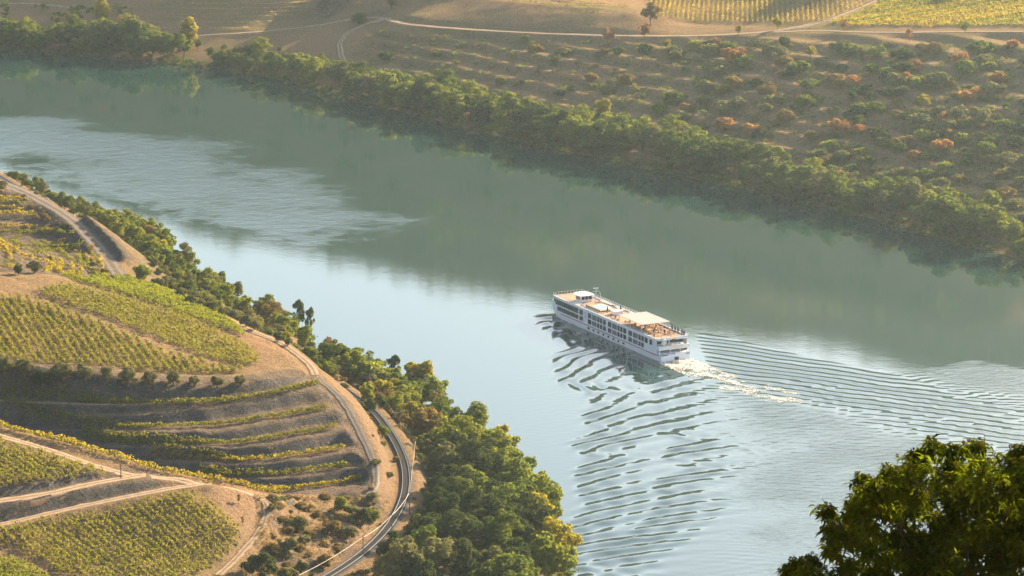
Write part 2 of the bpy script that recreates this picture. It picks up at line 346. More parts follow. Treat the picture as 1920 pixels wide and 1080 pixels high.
rail_w = world_line(RAIL, 2, 2); P2_w = world_line(P2, 2); R1_w = world_line(R1, 2); D_w = world_line(TRACKD, 2); UR_w = world_line(UR, 2); R2_w = world_line(R2, 2); R3_w = world_line(R3, 2); SP_w = world_line(SPUR, 2); L1_w = world_line(ROWL[0], 2)
dr, zr = dist_line(X, Y, rail_w)
Z = Z+fine*np.clip(dr-4, 0, 3)/3*(fbm(X, Y, 22)*1.0+fbm(X+50, Y, 5, 4)*.9+(1-np.abs(fbm(X*1.6, Y*.7, 7, 3)*4))*.7*sstep(-66, -50, X)*(1-sstep(815, 830, Y)))*sstep(-1, 2, Z)
Zp = Z.copy()
for L, hw in ((R1_w, 2.6), (D_w, 1.9), (UR_w, 1.9), (R2_w, 2.0), (R3_w, 1.7), (SP_w, 1.4), (P2_w, 1.8), (L1_w, 1.1)):
    L[:, 2] = np.convolve(np.pad(L[:, 2], 4, 'edge'), np.ones(9)/9, 'valid')
    d, z = dist_line(X, Y, L); Zp = np.where(fine, Zp+(z-Zp)*(1-sstep(hw, hw+1.8, d)), Zp)
Z = np.where(fine, Zp+(13.55-Zp)*(1-sstep(3.0, 6.5, dr)), Zp); Z = np.clip(Z, -8, 285); G.Z = Z
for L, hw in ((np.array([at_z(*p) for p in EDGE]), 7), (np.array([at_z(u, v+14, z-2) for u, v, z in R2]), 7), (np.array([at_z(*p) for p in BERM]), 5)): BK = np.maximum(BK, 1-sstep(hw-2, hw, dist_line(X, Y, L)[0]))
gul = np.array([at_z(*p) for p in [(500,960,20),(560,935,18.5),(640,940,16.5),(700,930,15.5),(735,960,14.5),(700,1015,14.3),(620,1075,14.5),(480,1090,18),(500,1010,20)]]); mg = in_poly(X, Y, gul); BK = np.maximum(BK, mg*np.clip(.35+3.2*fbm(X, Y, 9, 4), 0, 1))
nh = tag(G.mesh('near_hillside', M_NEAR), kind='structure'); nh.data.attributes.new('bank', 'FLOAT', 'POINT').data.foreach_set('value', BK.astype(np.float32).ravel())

def ribbon(name, L, width, m, lift=.12, across=9, grid=G, wob=.0, kind='structure'):
    L = np.asarray(L); t = np.gradient(L[:, :2], axis=0); t /= np.linalg.norm(t, axis=1)[:, None]+1e-9; nn = np.stack([-t[:, 1], t[:, 0]], 1)
    wv = 1+wob*(fbm(L[:, 0]*3, L[:, 1]*3, 8)*2); wv2 = 1+wob*(fbm(L[:, 0]*3+40, L[:, 1]*3, 5)*2.4); V = []
    for o in np.linspace(-.5, .5, across):
        q = L[:, :2]+nn*(o*width*(wv if o < 0 else wv2))[:, None]; V.append(np.c_[q, grid.h(q[:, 0], q[:, 1])+lift*(1-.7*(abs(o) > .49))])
    V = np.stack(V, 1); n = len(L); k = np.arange(n*across).reshape(n, across)
    Fa = np.stack([k[:-1, :-1], k[:-1, 1:], k[1:, 1:], k[1:, :-1]], -1).reshape(-1, 4)
    if V[0, -1, 0]*0+np.cross(V[0, -1, :2]-V[0, 0, :2], V[1, 0, :2]-V[0, 0, :2]) < 0: Fa = Fa[:, ::-1]
    o = link(name, mesh_np(name, V.reshape(-1, 3), Fa, m, True)); tag(o, kind=kind)
    o.data.attributes.new('across', 'FLOAT', 'POINT').data.foreach_set('value', np.tile(np.linspace(-.5, .5, across), n).astype(np.float32)); return o
ribbon('dirt_road', R1_w, 5.0, M_ROADSHADE, wob=.3); ribbon('dirt_road', P2_w, 2.5, M_ROADP, wob=.4); ribbon('dirt_road', D_w, 2.3, M_ROADSHADE, wob=.5)
ribbon('dirt_road', UR_w, 3.2, M_ROADP, wob=.4, lift=.10); ribbon('dirt_road', R2_w, 3.6, M_ROADP, wob=.4, lift=.14); ribbon('dirt_road', R3_w, 3.0, M_ROADP, wob=.3, lift=.18)
ribbon('footpath', SP_w, 2.0, M_ROADP, wob=.7); ribbon('footpath', L1_w[:-2], 1.5, M_ROADP, wob=.4)
ribbon('ballast_bed', rail_w, 3.6, M_BALL, lift=.16)

# railway --------------------------------------------------------------------
rw = empty('railway_track', rail_w[len(rail_w)//2]); tag(rw, 'single railway track curving along the wooded river bank', 'railway track')
c0 = rail_w[len(rail_w)//2]
def sweep(L, off, w0, h0, z0):
    L = np.asarray(L); t = np.gradient(L[:, :2], axis=0); t /= np.linalg.norm(t, axis=1)[:, None]; nn = np.stack([-t[:, 1], t[:, 0]], 1); V = []
    for o, z in ((off-w0, z0), (off+w0, z0), (off+w0, z0+h0), (off-w0, z0+h0)): V.append(np.c_[L[:, :2]+nn*o, L[:, 2]*0+z])
    V = np.stack(V, 1); n = len(L); k = np.arange(n*4).reshape(n, 4); Fa = []
    for j in range(4): Fa.append(np.stack([k[:-1, j], k[:-1, (j+1) % 4], k[1:, (j+1) % 4], k[1:, j]], -1))
    return V.reshape(-1, 3), np.concatenate(Fa)
for o in (-.86, .86):
    V, Fa = sweep(rail_w, o, .055, .19, 13.86); link('rail', mesh_np('rail', V-c0, Fa, M_RAIL), parent=rw)
mb = MB(); sl_ = resample(rail_w, .62); tt = np.gradient(sl_[:, :2], axis=0)
for p, t in zip(sl_, tt):
    if p[1] > 1150: continue
    t = t/np.linalg.norm(t); n_ = np.array((-t[1], t[0])); q = p[:2]-c0[:2]; vs = []
    for z in (-.32, -.14):
        for a, b in ((-.12,-1.3),(.12,-1.3),(.12,1.3),(-.12,1.3)): vs.append((*(q+t*a+n_*b), z))
    mb.add(vs, [(4,5,6,7),(0,1,5,4),(1,2,6,5),(2,3,7,6),(3,0,4,7)])
tag(mb.build('sleepers', M_SLEEP, rw), kind='stuff')

# far bank --------------------------------------------------------------------
FSH = [(-150,86,0),(0,95,0),(100,98,0),(200,106,0),(300,116,0),(400,128,0),(500,145,0),(600,168,0),(700,195,0),(800,222,0),(900,246,0),(1000,272,0),(1100,292,0),(1200,315,0),
       (1300,335,0),(1400,355,0),(1500,378,0),(1600,402,0),(1700,425,0),(1800,455,0),(1920,488,0),(2060,530,0)]
FR = [(330,72,9),(380,66,11),(480,61,16),(590,50,22),(660,36,27),(700,30,30),(760,45,32),(830,52,32),(900,57,32.6),(1000,62,35),(1100,66,37.2),(1200,68,39.6),(1300,68,42.4),(1400,64,45.8),(1480,55,49),(1535,42,51.5),(1590,22,53.5),(1640,0,55.8),(1690,-22,58)]
FR2 = [(1450,62,47.5),(1530,57,49.5),(1600,61,51),(1700,62,53.5),(1800,60,56.6),(1900,60,59.7),(2020,60,64)]
FBR = [(735,34,30.6),(690,44,27.5),(650,62,23),(636,84,17),(640,106,12),(652,128,8)]
FTOP = [(752,8,38),(800,2,41),(900,5,44),(1000,10,45.6),(1100,18,47.3),(1180,26,47.5),(1240,36,46)]
FR, FR2, FBR, FTOP = [[(u, v, z*.73) for u, v, z in L] for L in (FR, FR2, FBR, FTOP)]
C = []
for L in (FSH, FR, FR2, FTOP): C += dense(L, 14)
C += [(u, v, z*.73) for u, v, z in [(1300,45,43.6),(1300,0,46.5),(1450,0,50),(1560,40,52.5),(1700,45,55),(1700,0,58),(1900,45,60.5),(1900,0,63.5),(1200,0,46.8),(1000,-8,48),
      (300,30,13),(500,30,21.5),(500,0,26.8),(300,0,20),(100,0,15),(0,0,14),(200,60,6.5),(100,60,5),(620,20,28),(700,0,33)]]
def RW(az, R, z): return (az*R, R, z)
Wp = []
for az, z0, rz, rr in ((-.32,30,150,2700),(-.22,30,190,2800),(-.15,30,272,2880),(-.09,36,330,2880),(-.05,48,350,2880),(-.025,58,372,2900),(0.006,60,396,2900),(.05,64,415,2880),(.1,76,440,2880),(.15,86,470,2880),(.19,88,330,2850),(.24,74,150,2750),(.34,62,90,2500)):
    st_ = 1800 if az < -.07 else 1640 if az < .06 else 1540
    Wp += [RW(az, rr, rz), RW(az, rr+200, rz-10), RW(az, rr+500, rz-60), RW(az, (rr+st_)/2, (z0+rz)/2-12), RW(az, st_+50, z0*.8)]
Wp += [(330,1080,0),(500,980,0),(420,1160,40),(650,1050,40),(-430,1760,0),(-700,1800,0),(-500,1900,20),(620,1400,60),(900,1500,60),(800,2400,70),(600,2800,80),(-900,2000,60)]
fs_w = smooth_line([np.array((-700,1800,0)),np.array((-430,1760,0))]+[at_z(*p) for p in FSH]+[np.array((330,1080,0)),np.array((500,980,0))], 8, 1)
tg = np.gradient(fs_w[:, :2], axis=0); tg /= np.linalg.norm(tg, axis=1)[:, None]
for i in range(0, len(fs_w), 3):
    for o, z in ((10, -3), (34, -8)): Wp.append((fs_w[i, 0]+tg[i, 1]*o, fs_w[i, 1]-tg[i, 0]*o, z))
far = Field(C, Wp, 4.0)
FG = Grid(axis((-1050,-330,22),(-330,300,2.0),(300,1000,20)), axis((900,1150,12),(1150,1740,2.0),(1740,2700,12),(2700,3100,9),(3100,3600,40)))
X, Y = FG.X, FG.Y; Z = far(X, Y)
fine = (X > -330) & (X < 300) & (Y > 1140) & (Y < 1740)
fr_w = world_line(FR, 3); fr2_w = world_line(FR2, 3); fb_w = world_line(FBR, 2)
slope = np.array([at_z(*p) for p in FR[4:14]+FR2[2:]]+[np.array((330,1080,0))]+[at_z(*p) for p in FSH[::-1] if p[0] > 640])
m = in_poly(X, Y, slope) & fine; edge = dist_line(X, Y, np.r_[slope, slope[:1]])[0]
zz = Z+fbm(X, Y, 60)*3; st = 3.4; k = np.floor(zz/st); t = zz/st-k; Zt = (k+sstep(.50, .88, t))*st-(zz-Z)
Z = np.where(m, Z+(Zt-Z)*.95*sstep(0, 10, edge), Z)
Z = Z+sstep(0, 6, Z)*np.where(fine, fbm(X, Y, 30)*1.2+fbm(X, Y, 7, 3)*.8, fbm(X, Y, 90)*26*sstep(1740, 1900, Y))
for L, hw in ((fr_w, 2.6), (fr2_w, 2.2), (fb_w, 1.8)):
    L[:, 2] = np.convolve(np.pad(L[:, 2], 4, 'edge'), np.ones(9)/9, 'valid')
for L, hw in ((fr_w, 2.6), (fr2_w, 2.2)):
    d, z = dist_line(X, Y, L); Z = np.where(fine, Z+(z-Z)*(1-sstep(hw, hw+2.5, d)), Z)
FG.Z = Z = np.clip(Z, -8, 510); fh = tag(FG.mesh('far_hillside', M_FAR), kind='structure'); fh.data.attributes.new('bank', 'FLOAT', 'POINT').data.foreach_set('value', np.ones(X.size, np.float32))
ribbon('dirt_road', fr_w, 5.0, M_ROADP, grid=FG, lift=.2); ribbon('dirt_road', fr2_w, 3.6, M_ROADP, grid=FG, lift=.25)
fbq = FG.cast(np.interp(np.linspace(0, 1, 30), np.linspace(0, 1, 6), [p[0] for p in FBR]), np.interp(np.linspace(0, 1, 30), np.linspace(0, 1, 6), [p[1] for p in FBR]), 1300, 1900)
ribbon('dirt_road', smooth_line(fbq, 2, 2), 3.0, M_ROADP, grid=FG, lift=.3)
# ------------------------------------------------------------------ river
def wmat():
    m, nt, out = mat('river_water'); g = N(nt, 'ShaderNodeNewGeometry'); p = g.outputs['Position']
    at = N(nt, 'ShaderNodeAttribute', attribute_name='ripple'); rp = at.outputs['Fac']
    mp = N(nt, 'ShaderNodeMapping'); mp.inputs['Scale'].default_value = (.032, .030, 1); nt.links.new(p, mp.inputs[0])
    edge = noise_n(nt, 1.0, 9, mp.outputs[0], .68)
    mr = N(nt, 'ShaderNodeMapRange', interpolation_type='SMOOTHSTEP'); mr.inputs[1].default_value = .22; mr.inputs[2].default_value = .88
    nt.links.new(math_n(nt, 'ADD', rp, math_n(nt, 'MULTIPLY', math_n(nt, 'SUBTRACT', edge, .5), 1.35)), mr.inputs[0])
    mr2 = math_n(nt, 'MULTIPLY', mr.outputs[0], math_n(nt, 'MINIMUM', math_n(nt, 'MULTIPLY', rp, 4.0), 1.0))
    h = noise_n(nt, .62, 4, p, .6); h2 = noise_n(nt, .16, 2, p, .5)
    hh = math_n(nt, 'ADD', math_n(nt, 'MULTIPLY', h, .26), math_n(nt, 'MULTIPLY', h2, .22))
    st = math_n(nt, 'ADD', .022, math_n(nt, 'MULTIPLY', mr2, .62))
    bn = N(nt, 'ShaderNodeBump'); bn.inputs['Distance'].default_value = 1.0; nt.links.new(st, bn.inputs['Strength']); nt.links.new(hh, bn.inputs['Height'])
    b = N(nt, 'ShaderNodeBsdfPrincipled'); b.inputs['Base Color'].default_value = (.014, .040, .034, 1); b.inputs['Roughness'].default_value = .015
    b.inputs['IOR'].default_value = 1.62; nt.links.new(bn.outputs[0], b.inputs['Normal'])
    nt.links.new(b.outputs[0], out.inputs[0]); return m
M_WATER = wmat()
A1 = at_z(*np.array([(1045,598),(1070,650),(1085,700),(1098,760),(1100,820),(1090,880),(1085,940),(1082,1000),(1082,1060),(1085,1110)]).T)
A2 = at_z(*np.array([(1225,690),(1255,730),(1262,780),(1268,830),(1266,880),(1256,920),(1235,960),(1205,1000),(1160,1040),(1110,1080)]).T)
B_OUT = at_z(*np.array([(1296,622),(1340,629),(1400,645),(1480,664),(1550,679),(1650,698),(1720,716),(1820,742),(1900,764),(2000,790),(2150,830)]).T)
yy = np.linspace(700, 1120, 841)
lam = np.interp(yy, [760, 840, 900, 960, 1050, 1100], [7.2, 9.0, 10.5, 12.5, 14.5, 14.5]); PH = np.cumsum(2*np.pi/lam)*(yy[1]-yy[0])
def waves(X, Y):
    z = np.zeros(X.shape); jit = fbm(X, Y, 14, 3)
    def arm(A, amp, q0, q1, per, tw, mk, ph0):
        o = np.argsort(A[:, 1]); xa = np.interp(Y, A[o, 1], A[o, 0])+(vnoise(Y/15+ph0*9, Y*0+ph0)-.5)*9
        my = np.interp(Y, [780, 840, 900, 960, 1050, 1100], [.25, .42, .62, .95, 1.7, 1.9])*mk; q = X-xa
        e = sstep(-6, 1.5, q)*np.exp(-(np.clip(q, 0, 99)/q1)**2); a = .36+.64*np.cos(np.pi*(q+fbm(X, Y, 18, 2)*5)/per)**2
        yq = Y-my*np.clip(q, -14, 22)*(1-.012*q)
        ends = sstep(A[:, 1].min()-30, A[:, 1].min()+30, Y)*(1-sstep(A[:, 1].max()-12, A[:, 1].max()+4, Y))
        return amp*e*a*ends*np.sin(np.interp(yq, yy, PH)+tw*q+ph0+jit*2.6+1.6*fbm(X, Y, 45, 2))*(.45+.95*vnoise(X/8+ph0*7, Y/7))
    z += arm(A1, .30, 0, 16, 6.8, -.20, 1.25, 0)
    z += arm(A2, .25, 0, 13, 7.4, -.16, .75, 1.3)
    # starboard fan of long crests
    D, _ = dist_line(X, Y, B_OUT[:, :2]); o = np.argsort(B_OUT[:, 1]); xb = np.interp(Y, B_OUT[o, 1], B_OUT[o, 0]); ins = np.where(X < xb, D, -D)
    dx, dy = X-62, Y-1066; r = np.hypot(dx, dy)+1e-6
    ph = (.52*dx+.86*dy)*2*np.pi/4.6+.006*(dx*.86-dy*.5)**1*ins*.12
    env = sstep(-1.5, 2.5, ins)*(1-sstep(24, 58, ins))*sstep(0, 6, dx+3)*(1-.45*sstep(60, 200, r))
    z += .078*env*np.sin(ph+jit*5.5+.0+2.4*fbm(X, Y, 45, 2))*(.25+1.3*vnoise((X*.86-Y*.5)/22, (X*.5+Y*.86)/6))
    wk_ = (.25+.75*sstep(40, 70, X))*sstep(-10, 6, X)*(1-sstep(150, 178, X))*sstep(740, 800, Y)*(1-sstep(1010, 1045, Y+.2*X)); z += .030*wk_*np.sin((Y*1.9+X*.35)+fbm(X, Y, 9, 3)*9)*vnoise(X/6, Y/9)+.022*wk_*np.sin((Y*1.3-X*.8)+fbm(X+90, Y, 12, 3)*9)*vnoise(X/9+5, Y/6)
    # bow wave on the port side
    bx, by = BOW[0], BOW[1]
    for k, (du, dv, a) in enumerate(((-1.5, -7, .55), (-.5, -15, .42), (1.5, -24, .3))):
        z += a*np.exp(-((X-bx-du+.2)/2.6)**2-((Y-by-dv)/2.4)**2)
    return z
S0 = np.array((50.9, 1032.0)); sdir = np.array((-.445, .8955)); sdir /= np.linalg.norm(sdir); spt = np.array((-sdir[1], sdir[0])); BOW = S0+sdir*76+spt*3
RG = Grid(axis((-1050,-320,24),(-320,-40,3.5),(-40,30,.75),(30,190,.75),(190,400,5),(400,950,25)), axis((-140,640,30),(640,770,4),(770,1112,.75),(1112,1560,4.5),(1560,2520,40)))
X, Y = RG.X, RG.Y; RG.Z = np.where((X > -60) & (X < 260) & (Y > 700) & (Y < 1130), waves(X, Y), 0)*sstep(-50, -36, X)*(1-sstep(178, 196, X))
river = RG.mesh('river_water', M_WATER); tag(river, kind='structure')
wp = at_z(*np.array([(-200,208),(0,214),(150,220),(300,238),(400,258),(470,285),(560,320),(640,350),(690,378),(740,396),(730,412),(680,425),(600,440),(480,425),(380,400),(200,350),(100,312),(0,290),(-200,270)]).T)
ins = in_poly(X, Y, wp); D, _ = dist_line(X, Y, np.r_[wp, wp[:1]][:, :2]); sg = np.where(ins, D, -D)
rp = sstep(-70, 95, sg)
wk = at_z(*np.array([(1300,690),(1400,715),(1560,745),(1700,790),(1990,870),(1990,1100),(1300,1150),(1310,1000),(1330,850),(1300,760)]).T)
ins = in_poly(X, Y, wk); D, _ = dist_line(X, Y, np.r_[wk, wk[:1]][:, :2]); sg = np.where(ins, D, -D)
rp = np.maximum(rp, .62*sstep(-12, 25, sg))
tw = at_z(*np.array([(1720,690),(1820,675),(1960,690),(2000,760),(1900,745),(1800,725)]).T)
ins = in_poly(X, Y, tw); D, _ = dist_line(X, Y, np.r_[tw, tw[:1]][:, :2]); rp = np.maximum(rp, .6*sstep(-12, 12, np.where(ins, D, -D)))
at = river.data.attributes.new('ripple', 'FLOAT', 'POINT'); at.data.foreach_set('value', rp.astype(np.float32).ravel())
# propeller wash: flecks of foam lying on the water
def foam():
    ax = at_z(*np.array([(1266,677),(1300,691),(1340,708),(1390,724),(1440,738),(1500,752)]).T); ax = resample(ax, .3); n = len(ax)
    t = np.gradient(ax[:, :2], axis=0); t /= np.linalg.norm(t, axis=1)[:, None]; nn = np.stack([-t[:, 1], t[:, 0]], 1); V = []; Fa = []
    for i in range(n):
        s = i/n; hwid = 6.0+1.6*s; o = np.arange(-hwid, hwid, .30); o = o+rng.normal(size=len(o))*.15; P = ax[i, :2]+nn[i]*o[:, None]+rng.normal(size=(len(o), 2))*.12; e = np.abs(o)/hwid
        f = fbm(P[:, 0]*.8+P[:, 1]*.9, P[:, 1]*.5-P[:, 0]*.35, 3.4, 5)*2.6+.74-.70*s-.40*e**2+.20*np.cos(o*1.3)*(1-s)
        for p, fv in zip(P, f):
            if fv < rng.random()*.35: continue
            r = .09+.20*min(1, fv)*rng.random(); z = RG.h(p[0], p[1])+.03+.40*max(0, fv)*rng.random()*(1-.7*s); b = len(V); a0 = rng.random()*6
            for k in range(4): V.append((p[0]+r*1.5*math.cos(a0+k*1.5708), p[1]+r*math.sin(a0+k*1.5708), z+rng.normal()*.05))
            Fa.append([b, b+1, b+2, b+3])
    return mesh_np('wake_foam', np.array(V), np.array(Fa), M_FOAM, True)
tag(link('wake_foam', foam()), kind='stuff')

# ------------------------------------------------------------------ the river cruise ship
ship = empty('cruise_ship', (S0[0], S0[1], 0), math.atan2(sdir[1], sdir[0]))
tag(ship, 'long white river cruise ship with beige sun canopy and a small pool on deck', 'cruise ship')
SM = Matrix.Translation((S0[0], S0[1], 0)) @ Matrix.Rotation(math.atan2(sdir[1], sdir[0]), 4, 'Z')
def hw(x):
    if x < 3: return 5.15+.18*x
    return 5.7 if x < 69 else 5.7*math.sqrt(max(0, 1-((x-69)/9.2)**2.4))
def outline(x0, x1, d=0.0, n=24):
    xs = [x0+(x1-x0)*(1-(1-i/n)**1.6) for i in range(n+1)]
    return [(x, -max(hw(x)-d, .02)) for x in xs]+[(x, max(hw(x)-d, .02)) for x in reversed(xs)]
def loft(levels):                                           # stacked outlines of equal length
    b = MB(); n = len(levels[0][0])
    for pts, z in levels: b.v += [(x, y, z) for x, y in pts]
    for i in range(len(levels)-1):
        for j in range(n): b.f.append((i*n+j, i*n+(j+1) % n, (i+1)*n+(j+1) % n, (i+1)*n+j))
    b.f.append(tuple(range(n))[::-1]); k = (len(levels)-1)*n; b.f.append(tuple(range(k, k+n))); return b
def lv(z, back, rake, d=0.0):
    o = outline(0, 78, d); return [((rake if x < .01 else x-(back*max(0, (x-58)/20)**1.5)), y) for x, y in o], z
loft([lv(-1, 5, 0, .5), lv(0, 3, 0, .15), lv(1.2, 1.6, .25), lv(2.4, .7, .55)]).build('hull', M_HULL, ship)
loft([(outline(70, 78, .0), 2.4), (outline(70, 78.15, .0), 4.0)]).build('bow', M_HULL, ship)
def band(b, x0, x1, z0, z1, i0, i1, side, n=None):          # a strip following the ship's side, from offset i0 (inner) to i1 (outer)
    n = n or max(1, int((x1-x0)/1.6) if x1 > 66 else 1); xs = [x0+(x1-x0)*i/n for i in range(n+1)]
    for a, c in zip(xs[:-1], xs[1:]):
        ya, yc = hw(a), hw(c); q = [(a, side*(ya+i0)), (c, side*(yc+i0)), (c, side*(yc+i1)), (a, side*(ya+i1))]
        b.prism(q if side > 0 else q[::-1], z0, z1)
bw = MB()
for s in (1, -1): band(bw, 71, 78.1, 4.0, 5.0, -.2, 0, s, 8)
bw.build('bow_bulwark', M_HULL, ship)
loft([(outline(4.6, 73.6, .13), 2.4), (outline(4.6, 73.6, .13), 6.4)]).build('superstructure', M_HULL, ship)
loft([(outline(1.7, 74.0, .16), 6.4), (outline(1.7, 74.0, .16), 6.62)]).build('sun_deck', M_TEAK, ship)
tr = MB(); mu = MB()
PANE = []                                                   # x0, x1, z0, z1, pale?
PANE += [(54.6, 73.2, 4.35, 6.05, 0), (54.6, 69.6, 2.5, 3.95, 0), (70.4, 73.2, 2.5, 3.95, 1), (51.4, 54.0, 4.35, 6.15, 0), (51.4, 54.0, 2.5, 3.95, 0)]
for a, b in ((35.6, 48.2), (21.9, 34.5), (7.8, 20.8)):
    f = (b-a)/13.0
    for z0, z1 in ((4.4, 6.15), (2.45, 4.0)):
        for o, w_, pl in ((0.0, 2.2, 0), (2.55, 1.75, 0), (4.5, 1.75, 0), (6.5, 3.4, 1), (10.3, 2.5, 0)):
            if a < 10 and z1 < 4.1 and o < 2.5: continue
            PANE.append((a+o*f, a+(o+w_)*f, z0, z1, pl))
PANE += [(4.9, 6.7, 4.4, 6.15, 0)]
for s in (1, -1):
    tr = MB()
    for x0, x1, z0, z1, pl in PANE:
        b = MB(); band(b, x0, x1, z0, z1, -.14, -.06, s); b.build('window', M_GLASSL if pl else M_GLASS, ship)
    band(tr, 3.0, 73.5, 6.1, 6.42, -.13, .03, s, 30); band(tr, 3.0, 73.5, 3.98, 4.36, -.13, .02, s, 30); band(tr, 3.0, 73.5, 2.3, 2.46, -.13, .02, s, 30)
    for lo, hi in ((4.36, 6.1), (2.46, 3.98)):
        sp = sorted((p[0], p[1]) for p in PANE if abs(p[2]-lo) < .2); x = 4.6
        for a, c in sp+[(73.5, 74)]:
            if a-x > .05: band(tr, x, a, lo, hi, -.13, 0, s, max(1, int((a-x)/3)))
            x = c
    for k in range(0, 12):                                  # slim mullions of the lounge glazing
        x = 56+1.55*k
        for lo, hi in ((4.36, 6.1), (2.46, 3.98)):
            if x < (73 if lo > 3 else 69.4): band(mu, x, x+.05, lo, hi, -.07, -.04, s, 1)
    tr.build('side_cladding', M_HULL, ship)
mu.build('mullions', M_DARK, ship)
co_ = MB()
for s in (1, -1): band(co_, 1.8, 73.6, 6.4, 7.0, -.16, .05, s, 34)
co_.box(1.6, 1.85, -5.4, -.7, 6.35, 7.25); co_.box(1.6, 1.85, .6, 5.4, 6.35, 7.25)
co_.build('deck_coaming', M_HULL, ship)
for z0, z1, x in ((3.55, 4.6, 1.15),):
    st_ = MB(); st_.prism([(x, -5.45), (4.7, -5.6), (4.7, 5.6), (x, 5.45)], 3.5, 3.65); st_.box(x-.1, x+.15, -5.4, 5.4, 3.4, 4.65)
    for s in (1, -1): st_.prism([(x, s*5.25), (4.7, s*5.5), (4.7, s*5.65), (x, s*5.42)][::s], 3.5, 4.6)
    st_.build('stern_balcony', M_HULL, ship)
sw = MB()
for s in (1, -1):
    sw.box(2.2, 4.7, min(s*5.3, s*5.6), max(s*5.3, s*5.6), 2.3, 3.5); sw.box(2.6, 4.7, min(s*5.3, s*5.6), max(s*5.3, s*5.6), 4.6, 6.4)
    sw.box(.9, 1.15, min(s*5.1, s*5.4), max(s*5.1, s*5.4), 2.3, 3.5)
for y in (-2.4, 1.1): sw.box(1.2, 1.5, y, y+.22, 2.3, 3.5)
sw.build('stern_pillars', M_HULL, ship)
for y0, y1, z0, z1, pl in ((-5.0, -2.6, 2.5, 3.45, 0), (-2.1, .8, 2.5, 3.45, 1), (1.4, 5.0, 2.5, 3.45, 1), (-5.0, -.4, 4.7, 6.2, 0), (.2, 5.0, 4.7, 6.2, 0)):
    MB().box(4.5, 4.58, y0, y1, z0, z1).build('window', M_GLASSL if pl else M_GLASS, ship)
rs = MB()
for s in (1, -1): band(rs, 1.2, 67, 1.72, 1.96, -.02, .05, s, 24)
rs.box(.30, .42, 2.6, 5.1, 1.72, 1.96); rs.box(.30, .42, -5.2, -3.9, 1.72, 1.96); rs.build('red_stripe', M_RED, ship)
for s in (1, -1):
    for k in range(8): b = MB(); band(b, 23+3.4*k, 24.3+3.4*k, .75, 1.4, -.02, .03, s); b.build('porthole', M_GLASS, ship)
MB().box(-.05, .25, -1.1, .3, .2, 1.15).build('stern_hatch', M_DARK, ship)
an = MB(); band(an, 75.6, 76.2, 2.7, 3.3, 0, .12, 1, 1); band(an, 75.4, 76.4, 2.6, 2.8, 0, .14, 1, 1); an.build('anchor', M_DARK, ship)
tx = bpy.data.curves.new('ship_name', 'FONT'); tx.body = 'Viking Hemming'; tx.size = .8; tx.extrude = .02; tx.align_x = 'CENTER'; tx.align_y = 'CENTER'; tx.materials.append(M_BLUE)
_o = bpy.data.objects.new('t', tx); _me = bpy.data.meshes.new_from_object(_o); bpy.data.objects.remove(_o); o = link('ship_name', _me, parent=ship); o.matrix_local = Matrix.Translation((.36, 2.6, 1.95+.30)) @ Matrix(((0,0,-1,0),(-1,0,0,0),(0,1,0,0),(0,0,0,1)))
lg = MB(); 
for a in np.linspace(.3, 5.4, 11): lg.box(49.7+.55*math.cos(a)-.09, 49.7+.55*math.cos(a)+.09, 5.70, 5.76, 5.0+.75*math.sin(a)-.1, 5.0+.75*math.sin(a)+.1)
lg.build('emblem', M_BLUE, ship)
rl = MB()
for s in (1, -1):
    for z in (7.35, 7.75): band(rl, 8 if s > 0 else 2, 73.4, z, z+.07, -.12, -.05, s, 30)
    for x in np.arange(3, 73.4, 1.8): band(rl, x, x+.08, 7.0, 7.8, -.12, -.05, s, 1)
for y in np.arange(-4.4, 4.5, 1.1): rl.box(73.1, 73.18, y-.04, y+.04, 6.6, 7.75)
rl.box(73.1, 73.18, -4.4, 4.4, 7.7, 7.77)
rl.build('railing', M_STEEL, ship)
wh = MB(); wh.prism([(59.8,-2.2),(63.2,-2.2),(64.6,-1.2),(64.6,1.2),(63.2,2.2),(59.8,2.2)], 6.6, 8.75); who = wh.build('wheelhouse', M_HULL, ship)
wr = MB(); wr.prism([(59.2,-2.7),(63.6,-2.7),(65.4,-1.5),(65.4,1.5),(63.6,2.7),(59.2,2.7)], 8.75, 8.98); wr.build('roof', M_HULL, who)
for y0 in (-1.9, -.6, .7): MB().box(59.74, 59.80, y0, y0+1.1, 7.5, 8.5).build('window', M_GLASS, who)
for x0 in (60.2, 61.3, 62.3):
    for s in (1, -1): MB().box(x0, x0+.85, min(s*2.2, s*2.26), max(s*2.2, s*2.26), 7.5, 8.5).build('window', M_GLASS, who)
mt = MB(); mt.tube([(58.2,-2.6,6.6),(58.2,-2.6,11.2)], .12); mt.tube([(58.2,-3.7,10.3),(58.2,-1.5,10.3)], .09); mt.tube([(57.2,-2.6,11.2),(59.4,-2.6,11.2)], .10); mt.box(58.0,58.4,-3.6,-1.6,11.2,11.42)
mt.tube([(56.4,-3.9,6.6),(58.0,-3.9,10.0)], .1); mt.tube([(56.4,-1.9,6.6),(58.0,-1.9,9.6)], .09); mt.build('mast', M_STEEL, ship)
ps = MB(); ps.box(44.4, 54.2, -3.5, 3.2, 6.62, 7.12); pso = ps.build('pool_surround', M_TEAK, ship)
pr = MB(); pr.box(46.2, 52.0, -2.1, 1.9, 7.12, 7.20); pr.build('pool_rim', M_HULL, pso)
pw = MB(); pw.prism([(46.7,-1.2),(47.2,-1.7),(51.0,-1.7),(51.5,-1.2),(51.5,1.0),(51.0,1.5),(47.2,1.5),(46.7,1.0)], 7.20, 7.23); pw.build('pool_water', M_POOL, pso)
pk = MB()
for s in (3.16, -3.5): pk.box(44.4, 54.2, s, s+.06, 6.64, 7.3)
pk.build('pool_screen', M_GLASSL, pso)
cn = MB(); cn.box(12.6, 28.4, -4.9, 5.3, 9.22, 9.32); cno = cn.build('sun_canopy', M_CANVAS, ship)
